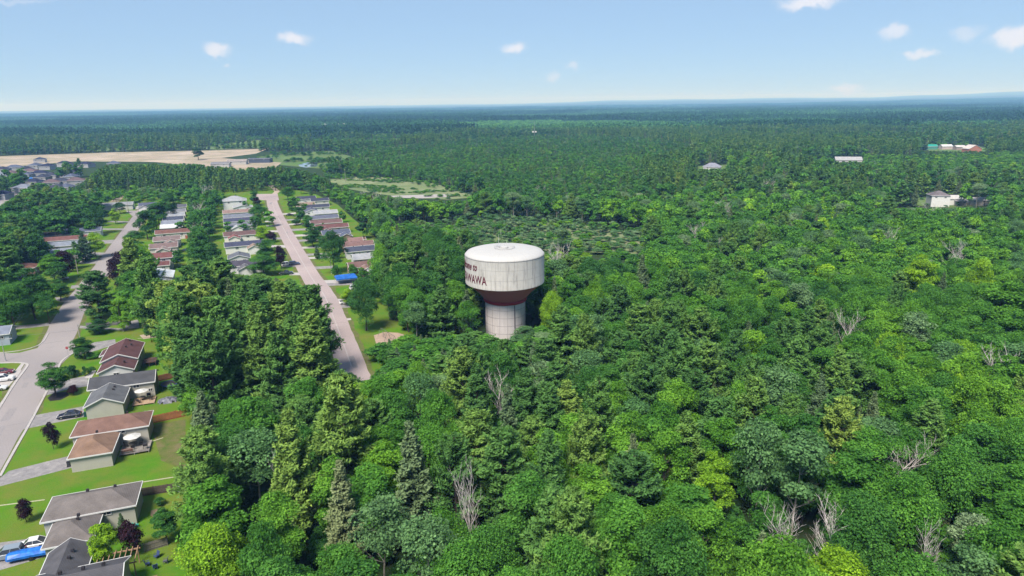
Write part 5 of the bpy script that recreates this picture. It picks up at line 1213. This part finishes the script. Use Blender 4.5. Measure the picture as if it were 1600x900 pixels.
b.build('cover', mat('blue_boat_cover', (.02, .2, .65), .5, .3, 1), t); MB().box((0, 0, .55), (8, 1.6, .5)).build('trailer', DARKV, t)

# ================================================================== FENCES, YARDS
def fence(label, p0, p1, h, colr, loc_h=0, board=.14, rails=False):
    a = Vector((*p0[:2], 0)); c = Vector((*p1[:2], 0)); d = c - a; L = d.length; rz = math.atan2(d.y, d.x)
    t = thing('wooden_fence' if colr[0] < .6 else 'fence', label, 'fence', a, rz); m = mat('fence_boards', colr, .85, .3, 2.0, stretch=(6, 6, .5))
    n = max(1, round(L / 2.4))
    for i in range(n + 1): MB().box((L * i / n, 0, h / 2 + .05), (.11, .11, h + .1)).build('post', m, t)
    for i in range(n):
        b = MB(); x0 = L * i / n + .06; x1 = L * (i + 1) / n - .06; k = max(2, int((x1 - x0) / (board + .012))); w_ = (x1 - x0) / k
        for j in range(k): b.box((x0 + w_ * (j + .5), .0, h / 2 + random.Random(j).uniform(-.015, .015)), (w_ - .012, .025, h - .05))
        for z in (.35, h - .35): b.box(((x0 + x1) / 2, -.04, z), (x1 - x0, .04, .09))
        b.build('panel', m, t)
    return t
fence('orange brown board fence behind the rust brown roofed bungalow', G(238, 662), G(292, 650), 1.8, (.42, .15, .07))
fence('red brown board fence behind the charcoal roofed bungalow', G(243, 597), G(276, 590), 1.6, (.25, .09, .06))
fence('dark brown board fence behind the taupe roofed bungalow', G(219, 776), G(284, 766), 1.6, (.11, .08, .075))
fence('weathered grey fence between the purple tree and the forest', G(226, 863), G(262, 852), 1.5, (.22, .2, .17))
fence('small orange fence behind the long brown roof of the middle row', G(290, 373), G(308, 372), 1.8, (.4, .13, .06))
fence('grey fence along the wooded lot at the left street', G(135, 510), G(205, 507), 1.2, (.2, .19, .2))
def umbrella(label, x, y, r=1.5):
    t = thing('patio_umbrella', label, 'umbrella', (x, y, .3), .2); b = MB(); b.v.append((0, 0, 2.7))
    for i in range(8): a = math.pi * i / 4; b.v.append((r * math.cos(a), r * math.sin(a), 2.25))
    for i in range(8): b.f.append((0, 1 + i, 1 + (i + 1) % 8)); b.mi.append(0)
    b.build('canopy', mat('white_umbrella_cloth', (.6, .59, .57), .8), t); MB().tube((0, 0, 0), (0, 0, 2.68), .03, .03, 6).build('pole', RIM, t); MB().lathe([(.3, 0), (.3, .08), (.05, .12)], 12).build('base', DARKV, t)
def deck(label, ox, oy, L, W, h, colr, rail=True):
    t = thing('patio_deck', label, 'deck', N(ox, oy), NA); b = MB(); n = int(L / .16)
    for i in range(n): b.box((-L / 2 + L * (i + .5) / n, 0, h), (L / n - .015, W, .05))
    m = mat('deck_boards', colr, .85, .25, 1.5); b.build('boards', m, t)
    for sx in (-1, 0, 1):
        for sy in (-1, 1): MB().box((sx * (L / 2 - .1), sy * (W / 2 - .1), h / 2 - .02), (.12, .12, h - .06)).build('post', m, t)
    if rail:
        b = MB()
        for sy in (-1,):
            b.box((0, sy * (W / 2 - .06), h + .95), (L, .08, .05))
            for i in range(int(L / .25)): b.box((-L / 2 + .12 + i * .25, sy * (W / 2 - .06), h + .5), (.04, .04, .9))
        b.build('railing', m, t)
    return t
def patio_chair(label, pos, rz, colr, group=None, name='garden_chair'):
    t = thing(name, label, 'chair', pos, rz, group); m = flat('chair_' + str(colr), colr, .6)
    MB().box((0, 0, .42), (.6, .6, .08)).build('seat', m, t); b = MB(); b.v += [(-.3, -.3, .46), (-.3, .3, .46), (-.45, .3, 1.05), (-.45, -.3, 1.05), (-.24, -.3, .46), (-.24, .3, .46), (-.39, .3, 1.05), (-.39, -.3, 1.05)]
    b.f += [(0, 1, 2, 3), (4, 5, 6, 7), (0, 1, 5, 4), (1, 2, 6, 5), (2, 3, 7, 6), (3, 0, 4, 7)]; b.mi += [0] * 6; b.build('backrest', m, t)
    for sx in (-.26, .26):
        for sy in (-.26, .26): MB().box((sx, sy, .19), (.05, .05, .38)).build('leg', m, t)
    for sy in (-.33, .33): MB().box((0, sy, .65), (.6, .07, .05)).build('armrest', m, t)
    return t
def table(label, pos, rz, r, colr):
    t = thing('patio_table', label, 'table', pos, rz); m = flat('table_' + str(colr), colr, .5); MB().tube((0, 0, .7), (0, 0, .76), r, r, 16).build('tabletop', m, t)
    for k in range(4): a = k * 1.571 + .78; MB().tube((r * .7 * math.cos(a), r * .7 * math.sin(a), 0), (r * .6 * math.cos(a), r * .6 * math.sin(a), .7), .03, .03, 5).build('leg', m, t)
deck('sunlit wooden deck behind the grey roofed garage', -28.6, 165.3, 4.6, 4.2, .3, (.42, .3, .2), rail=False)
deck('weathered grey deck behind the tan hipped garage', -27.1, 140.6, 5.2, 4.8, .45, (.3, .27, .25))
deck('dark brown deck with railing behind the maroon roofed bungalow', -30.3, 191.5, 3.2, 4.2, 1.1, (.1, .06, .05))
deck('deck behind the slate grey roofed bungalow at the bottom edge', -20.2, 94.2, 3, 5, .4, (.32, .2, .13))
umbrella('white patio umbrella over the sunlit deck', *N(-29.0, 166.0).xy, r=1.5)
umbrella('white patio umbrella over the weathered grey deck', *N(-27.6, 141.4).xy, r=1.65)
table('dark round table under the umbrella of the weathered grey deck', N(-27.6, 141.2, .48), 0, .8, (.05, .05, .055))
table('round table under the umbrella of the sunlit deck', N(-29.0, 165.9, .33), 0, .7, (.12, .1, .09))
for i, (x, y, r_, d) in enumerate([(-28.9, 141.6, 0, 'dark chair left of the table on the weathered grey deck'), (-26.3, 141.4, 3.1, 'dark chair right of the table on the weathered grey deck'), (-27.5, 139.9, 1.6, 'dark chair in front of the table on the weathered grey deck')]): patio_chair(d, N(x, y, .48), NA + r_, (.04, .04, .045), name='patio_chair')
for (x, y, r_, d) in [(-27.2, 165.2, 3.1, 'dark chair right of the table on the sunlit deck'), (-29.6, 164.4, 1.2, 'dark chair in front of the table on the sunlit deck')]: patio_chair(d, N(x, y, .33), NA + r_, (.05, .04, .04), name='patio_chair')
t = thing('bench', 'red brown bench at the near edge of the weathered grey deck', 'bench', N(-28.3, 138.7, .48), NA); BM = flat('bench_wood', (.3, .09, .05), .8)
MB().box((0, 0, .42), (2.0, .5, .06)).build('seat', BM, t); MB().box((0, -.25, .72), (2.0, .06, .5)).build('backrest', BM, t)
for s in (-.9, .9): MB().box((s, 0, .2), (.08, .45, .39)).build('leg', BM, t)
def bbq(label, pos):
    t = thing('barbecue', label, 'barbecue', pos, NA); MB().box((0, 0, .75), (.8, .5, .3)).build('firebox', DARKV, t); b = MB(); b.extrude([(-.25, .9), (-.22, 1.1), (0, 1.2), (.22, 1.1), (.25, .9)], lambda u, v, s: (s, u, v), -.4, .4); b.build('lid', DARKV, t)
    for x in (-.35, .35):
        for y in (-.2, .2): MB().box((x, y, .3), (.05, .05, .6)).build('leg', DARKV, t)
bbq('black barbecue against the wall by the sunlit deck', N(-27.9, 167.6, .03)); bbq('black barbecue at the corner of the weathered grey deck', N(-25.2, 139.2, .48))
# trampoline
def tramp(label, px, py, r):
    p = G(px, py); t = thing('trampoline', label, 'trampoline', (p.x, p.y, 0)); MB().lathe([(r - .35, .85), (r - .35, .88), (.01, .86)], 24).build('jumping_mat', DARKV, t)
    MB().lathe([(r - .34, .89), (r, .9), (r + .02, .82), (r - .34, .82)], 24).build('edge_pad', flat('pad_blue', (.02, .05, .2), .6), t)
    for i in range(6): a = i * 1.047; MB().tube((r * math.cos(a), r * math.sin(a), 0), (r * math.cos(a), r * math.sin(a), .82), .03, .03, 5).build('leg', RIM, t)
tramp('blue edged trampoline behind the charcoal roofed bungalow', 266, 604, 2.0)
tramp('dark trampoline behind the mauve brown roofed house', 294, 392, 2.3)
# tarp covered heap
p = G(263, 627); t = thing('tarp_covered_pile', 'grey tarp wrinkled over a pile in the yard behind the sunlit deck', 'covered pile', (p.x, p.y, 0), NA)
b = MB(); RR = random.Random(4); nx, ny = 18, 10
for i in range(nx):
    for j in range(ny):
        u, v = i / (nx - 1) * 2 - 1, j / (ny - 1) * 2 - 1; e = max(0, 1 - (u * u + v * v) ** 1.5); b.v.append((u * 2.3, v * 1.5, .02 + .8 * e ** .5 * (1 if u * u + v * v < 1 else 0) + RR.uniform(0, .14) * (e > 0)))
for i in range(nx - 1):
    for j in range(ny - 1):
        if all(((k[0] / (nx - 1) * 2 - 1) ** 2 + (k[1] / (ny - 1) * 2 - 1) ** 2) < 1.25 for k in ((i, j), (i + 1, j), (i, j + 1), (i + 1, j + 1))): b.quad(b.v[i * ny + j], b.v[(i + 1) * ny + j], b.v[(i + 1) * ny + j + 1], b.v[i * ny + j + 1])
b.build('tarp', mat('grey_tarp', (.05, .06, .1), .5, .3, 2, col2=(.28, .28, .32)), t); MB().box((0, 0, .3), (2.6, 1.5, .5), taper=.8).build('pile', DARKV, t)
# pergola
t = thing('pergola', 'tan timber pergola with open rafters beside the lime green tree', 'pergola', N(-24.0, 99.6), NA); PM = mat('pergola_timber', (.42, .27, .17), .85, .2, 2)
for x in (-2.4, 2.4):
    for y in (-1.7, 1.7): MB().box((x, y, 1.2), (.14, .14, 2.4)).build('post', PM, t)
for y in (-1.7, 1.7): MB().box((0, y, 2.47), (5.6, .1, .2)).build('beam', PM, t)
for i in range(8): MB().box((-2.5 + i * 5 / 7, 0, 2.64), (.09, 4.2, .15)).build('rafter', PM, t)
# garden chairs on the lower lawn
for px, py, r_, d in [(231, 884, .6, 'blue garden chair leftmost of four on the lower lawn'), (243, 889, 2.2, 'blue garden chair at the front of four on the lower lawn'), (245, 872, 4.2, 'blue garden chair farthest of four on the lower lawn'), (259, 880, 3.4, 'grey garden chair rightmost of four on the lower lawn')]:
    patio_chair(d, G(px, py), r_, (.05, .08, .2) if 'blue' in d else (.12, .13, .15))
p = G(213, 824); patio_chair('turquoise plastic chair beside the purple tree', p, 1.0, (.05, .5, .45))
p = G(180, 822); t = thing('garden_table', 'red folding table against the wall behind the lime green tree', 'table', (p.x, p.y, 0), NA); MB().box((0, 0, .72), (1.6, .7, .05)).build('tabletop', flat('red_plastic', (.4, .03, .03), .5), t)
for x in (-.7, .7):
    for y in (-.28, .28): MB().box((x, y, .35), (.05, .05, .69)).build('leg', RIM, t)
p = G(281, 768); t = thing('white_planter', 'white garden pedestal at the end of the dark brown fence', 'planter', (p.x, p.y, 0)); MB().lathe([(.3, 0), (.3, .1), (.14, .2), (.14, .7), (.36, .95), (.36, 1.1), (.01, 1.05)], 16).build('bowl', FASCIA, t)
def bin_(label, p, colr):
    t = thing('wheelie_bin', label, 'bin', p, NA); MB().box((0, 0, .5), (.5, .55, .95)).build('body', flat('bin', colr, .5), t); MB().box((0, 0, 1.01), (.56, .62, .07)).build('lid', flat('binlid', tuple(c * .7 for c in colr), .5), t)
    for s in (-.25, .25): MB().tube((-.25, s, .1), (-.25, s + .05, .1), .1, .1, 8).build('wheel', TYRE, t)
bin_('dark green bin beside the grey garage and the navy sedan', at(134, 651), (.02, .08, .07)); bin_('dark bin with white lid beside the tan hipped garage', at(108, 729), (.05, .05, .06))
bin_('white utility box behind the maroon roofed bungalow', N(-31.2, 182.6), (.65, .65, .65))

# ================================================================== STREET FURNITURE
WOODP = mat('weathered_pole', (.36, .33, .3), .9, .2, 1.5); METALP = mat('galvanised_grey', (.45, .45, .46), .5, metal=.3); CABLE = mat('cable_grey', (.2, .2, .21), .6)
def pole(label, px, py, ty, arms=1, rz=RB, transformer=False, lamp=False):
    p = G(px, py); H = height_at(p.y, px, ty); t = thing('utility_pole', label, 'utility pole', (p.x, p.y, 0), rz)
    MB().tube((0, 0, 0), (0, 0, H), .17, .11, 8).build('mast', WOODP, t)
    for k in range(arms):
        b = MB(); b.box((0, 0, H - .4 - k * .9), (2.2, .12, .12)); a = b.build('crossarm', WOODP, t)
        for x in (-.95, -.35, .35, .95): MB().tube((x, 0, H - .34 - k * .9), (x, 0, H - .12 - k * .9), .05, .04, 6).build('insulator', METALP, a)
    if transformer: MB().tube((.35, 0, H - 2.6), (.35, 0, H - 1.5), .26, .26, 10).build('transformer', METALP, t)
    if lamp:
        l = MB().path([(0, 0, H - 3), (1.0, 0, H - 2.5), (2.4, 0, H - 2.3)], [.05, .045, .04], 6).build('lamp_arm', METALP, t); MB().box((2.7, 0, H - 2.33), (.7, .25, .13)).build('lamp_head', METALP, l)
    return p, H
P1 = pole('pale utility pole with transformer and lamp arm at the left street verge', 71, 468, 441, 1, transformer=True, lamp=True)
P2 = pole('utility pole on the lawn before the purple maple', 122, 428, 398, 2)
P3 = pole('utility pole beside the yellow green tree on the left street', 155, 365, 348, 1)
P4 = pole('utility pole at the front of the long grey roofed house', 201, 332, 310, 1)
P5 = pole('leaning utility pole in front of the tall playground tree', 574, 516, 474, 0, lamp=False)
P6 = pole('pole left of the two storey house at the far end', 336, 300, 288, 0)
P7 = pole('small pole beside the cross street corner with a red sign', 125, 528, 507, 0)
P8 = pole('pole in front of the yellow green tree behind the maroon roofed house', 193, 518, 505, 0)
for px, d in ((141, 'left mast of the twin power poles in the far trees'), (151, 'right mast of the twin power poles in the far trees')):
    pole(d, px, 312, 295, 1)
pole('lone tall pole standing in the marsh scrub', 540, 284, 264, 0); pole('thin pole at the edge of the pale scrub beyond the water tower', 783, 379, 358, 0)
pole('pole left of the far barn drive', 1352, 252, 241, 0); pole('pole right of the far barn drive', 1375, 249, 240, 0)
def wires(label, a, b, sag=1.0, offs=(-.9, 0, .9), drop=.2):
    (p, H), (q, K) = a, b; t = thing('power_line', label, 'power line', (0, 0, 0)); n = 12
    d = (q - p).normalized(); nn = Vector((-d.y, d.x, 0))
    for o_ in offs:
        pts_ = []
        for i in range(n + 1):
            s = i / n; pts_.append(p.lerp(q, s) + nn * o_ + Vector((0, 0, (H - drop) * (1 - s) + (K - drop) * s - sag * 4 * s * (1 - s))))
        MB().path(pts_, [.022] * (n + 1), 4).build('wire', CABLE, t)
LPp = G(9, 562); LPH = height_at(LPp.y, 8, 531)
wires('wires from the transformer pole to the pole before the purple maple', P1, P2); wires('wires from the transformer pole toward the corner street lamp', P1, (LPp, LPH + .3), offs=(-.4, .4))
wires('wires from the purple maple pole up the left street', P2, P3); wires('wires at the far end of the left street', P3, P4, 1.2)
wires('wires across the cross street beside the small corner pole', (G(0, 552), 5.0), P8, .5, offs=(0,)); wires('low wires over the wooded lot behind the maroon roofed house', P7, P8, .3, offs=(-.3, .3))
def street_lamp(label, px, py, H, rz, arm=2.2):
    p = G(px, py); t = thing('street_lamp', label, 'street lamp', (p.x, p.y, 0), rz); MB().tube((0, 0, 0), (0, 0, H), .14, .08, 8).build('pole', METALP, t)
    MB().path([(0, 0, H - .05), (-arm * .5, 0, H + .45), (-arm, 0, H + .55)], [.05, .045, .04], 6).build('arm', METALP, t); MB().box((-arm - .4, 0, H + .53), (.85, .3, .16)).build('lamp_head', METALP, t); MB().box((0, 0, .12), (.36, .36, .24)).build('base', CONC_M, t)
p = G(518, 428); street_lamp('street lamp with long arm over the right street lawn', 518, 428, height_at(p.y, 518, 402), RB, 2.6)
street_lamp('street lamp at the cross street corner by the left edge', 9, 564, LPH, RB + 3.0, 1.8)
p = G(468, 337); street_lamp('far street lamp on the right street', 463, 340, height_at(p.y, 463, 329), RB, 2.4)
def sign(label, px, py, H, colr, octo=True):
    p = G(px, py); t = thing('stop_sign' if octo else 'street_sign', label, 'sign', (p.x, p.y, 0), NA); MB().tube((0, 0, 0), (0, 0, H), .04, .04, 6).build('post', METALP, t)
    b = MB(); n = 8 if octo else 4; b.extrude([(.38 * math.cos(2 * math.pi * (i + .5) / n), H + .1 + .38 * math.sin(2 * math.pi * (i + .5) / n)) for i in range(n)], lambda u, v, s: (u, s, v), -.06, -.04); b.build('sign_plate', flat('sign_red', colr, .5), t)
    return t
s_ = sign('red octagonal stop sign at the corner of the cross street', 107, 557, 2.4, (.45, .03, .05))
cu = bpy.data.curves.new('t', 'FONT'); cu.body = 'STOP'; cu.size = .24; cu.align_x = 'CENTER'; cu.align_y = 'CENTER'; cu.extrude = .003
ob = bpy.data.objects.new('t', cu); COL.objects.link(ob); me_ = bpy.data.meshes.new_from_object(ob.evaluated_get(bpy.context.evaluated_depsgraph_get())); bpy.data.objects.remove(ob)
me_.materials.clear(); me_.materials.append(FASCIA); ob = bpy.data.objects.new('lettering', me_); COL.objects.link(ob); ob.parent = s_; ob.rotation_euler = (math.pi / 2, 0, 0); ob.location = (0, -.066, 2.5)
# playground swing set
p = G(606, 532); t = thing('swing_set', 'metal swing set standing on the play sand', 'swing set', (p.x, p.y, 0), rad(125)); SW = mat('swing_metal', (.3, .32, .3), .4, metal=.6)
MB().tube((-4.5, 0, 2.6), (4.5, 0, 2.6), .06, .06, 8).build('top_bar', SW, t)
for x in (-4.5, 0, 4.5):
    for y in (-1.1, 1.1): MB().tube((x, y, 0), (x, 0, 2.6), .05, .05, 6).build('leg', SW, t)
for x in (-3, -1.5, 1.5, 3):
    st_ = MB().box((x, 0, .5), (.5, .18, .04)).build('swing_seat', DARKV, t); MB().tube((x - .22, 0, .5), (x - .22, 0, 2.58), .015, .015, 4).tube((x + .22, 0, .5), (x + .22, 0, 2.58), .015, .015, 4).build('chain', SW, st_)
# tiny far mast
p = G(835, 219); t = thing('radio_mast', 'thin mast with pale equipment boxes far off in the forest', 'mast', (p.x, p.y, 0)); MB().tube((0, 0, 0), (0, 0, 34), .4, .15, 5).build('mast_pole', METALP, t)
for s in (-2.5, 2.5): MB().box((s, 0, 15), (3, 2, 2.5)).build('equipment_box', FASCIA, t)

# ================================================================== AIR
hm = bpy.data.materials.new('air_haze'); hm.use_nodes = True; ht = hm.node_tree; ht.nodes.clear(); ho = ht.nodes.new('ShaderNodeOutputMaterial'); pv = ht.nodes.new('ShaderNodeVolumePrincipled')
pv.inputs['Color'].default_value = (.24, .5, 1.0, 1); pv.inputs['Absorption Color'].default_value = (1, 1, 1, 1); pv.inputs['Density'].default_value = HAZE_DENSITY; pv.inputs['Anisotropy'].default_value = .0
ht.links.new(pv.outputs[0], ho.inputs['Volume'])
b = MB(); b.box((0, 14000, 154.5), (90000, 36000, 311)); hz = b.build('haze', hm); tag(hz, 'pale blue haze in the air over the whole landscape', 'haze', kind='stuff')

# ================================================================== CLOUDS in the sky
tcw = nt.nodes.new('ShaderNodeTexCoord'); nw = nt.nodes.new('ShaderNodeTexNoise'); nw.inputs['Scale'].default_value = 45; nw.inputs['Detail'].default_value = 6; nw.inputs['Roughness'].default_value = .6
nt.links.new(tcw.outputs['Generated'], nw.inputs['Vector'])
wsub = nt.nodes.new('ShaderNodeVectorMath'); wsub.operation = 'SUBTRACT'; wsub.inputs[1].default_value = (.5, .5, .5); nt.links.new(nw.outputs['Color'], wsub.inputs[0])
wsc = nt.nodes.new('ShaderNodeVectorMath'); wsc.operation = 'SCALE'; wsc.inputs['Scale'].default_value = .03; nt.links.new(wsub.outputs[0], wsc.inputs[0])
wad = nt.nodes.new('ShaderNodeVectorMath'); nt.links.new(tcw.outputs['Generated'], wad.inputs[0]); nt.links.new(wsc.outputs[0], wad.inputs[1])
prev = None
for (px, py, wx, wy, st_) in [(460, 57, 30, 13, 1), (340, 78, 22, 11, .9), (352, 103, 8, 4, .5), (803, 74, 28, 9, .95), (895, 104, 16, 8, .5), (864, 119, 18, 8, .5), (1262, 3, 50, 11, 1), (1398, 52, 24, 13, .75), (1440, 82, 24, 9, .8), (1508, 50, 20, 12, .45), (1590, 56, 34, 15, 1), (1322, 139, 26, 7, .7), (10, 0, 60, 5, .3)]:
    d = Vector(ray(px, py)).normalized(); k = 1 / FPX * .93
    s_ = nt.nodes.new('ShaderNodeVectorMath'); s_.operation = 'SUBTRACT'; nt.links.new(wad.outputs[0], s_.inputs[0]); s_.inputs[1].default_value = d
    m_ = nt.nodes.new('ShaderNodeVectorMath'); m_.operation = 'MULTIPLY'; nt.links.new(s_.outputs[0], m_.inputs[0]); m_.inputs[1].default_value = (1 / (wx * k * .98), 2, 1 / (wy * k * 1.1))
    l_ = nt.nodes.new('ShaderNodeVectorMath'); l_.operation = 'LENGTH'; nt.links.new(m_.outputs[0], l_.inputs[0])
    r_ = nt.nodes.new('ShaderNodeMapRange'); r_.interpolation_type = 'SMOOTHSTEP'; r_.inputs[1].default_value = 1.0; r_.inputs[2].default_value = .25; r_.inputs[3].default_value = 0; r_.inputs[4].default_value = st_ * .72; nt.links.new(l_.outputs['Value'], r_.inputs[0])
    if prev is None: prev = r_.outputs[0]
    else:
        q = nt.nodes.new('ShaderNodeMath'); q.operation = 'MAXIMUM'; nt.links.new(prev, q.inputs[0]); nt.links.new(r_.outputs[0], q.inputs[1]); prev = q.outputs[0]
cm = nt.nodes.new('ShaderNodeMix'); cm.data_type = 'RGBA'; nt.links.new(prev, cm.inputs[0]); stn = nt.nodes.new('ShaderNodeVectorMath'); stn.operation = 'MULTIPLY'; stn.inputs[1].default_value = (1.08, 1.03, .96); nt.links.new(sky.outputs[0], stn.inputs[0]); veil = nt.nodes.new('ShaderNodeMix'); veil.data_type = 'RGBA'; veil.inputs[0].default_value = .68; veil.inputs[7].default_value = (3.0, 4.45, 6.5, 1); nt.links.new(stn.outputs[0], veil.inputs[6]); nt.links.new(veil.outputs[2], cm.inputs[6]); cm.inputs[7].default_value = (7.2, 7.0, 7.3, 1)
nt.links.new(cm.outputs[2], bg.inputs['Color'])
print('objects', len(bpy.data.objects))
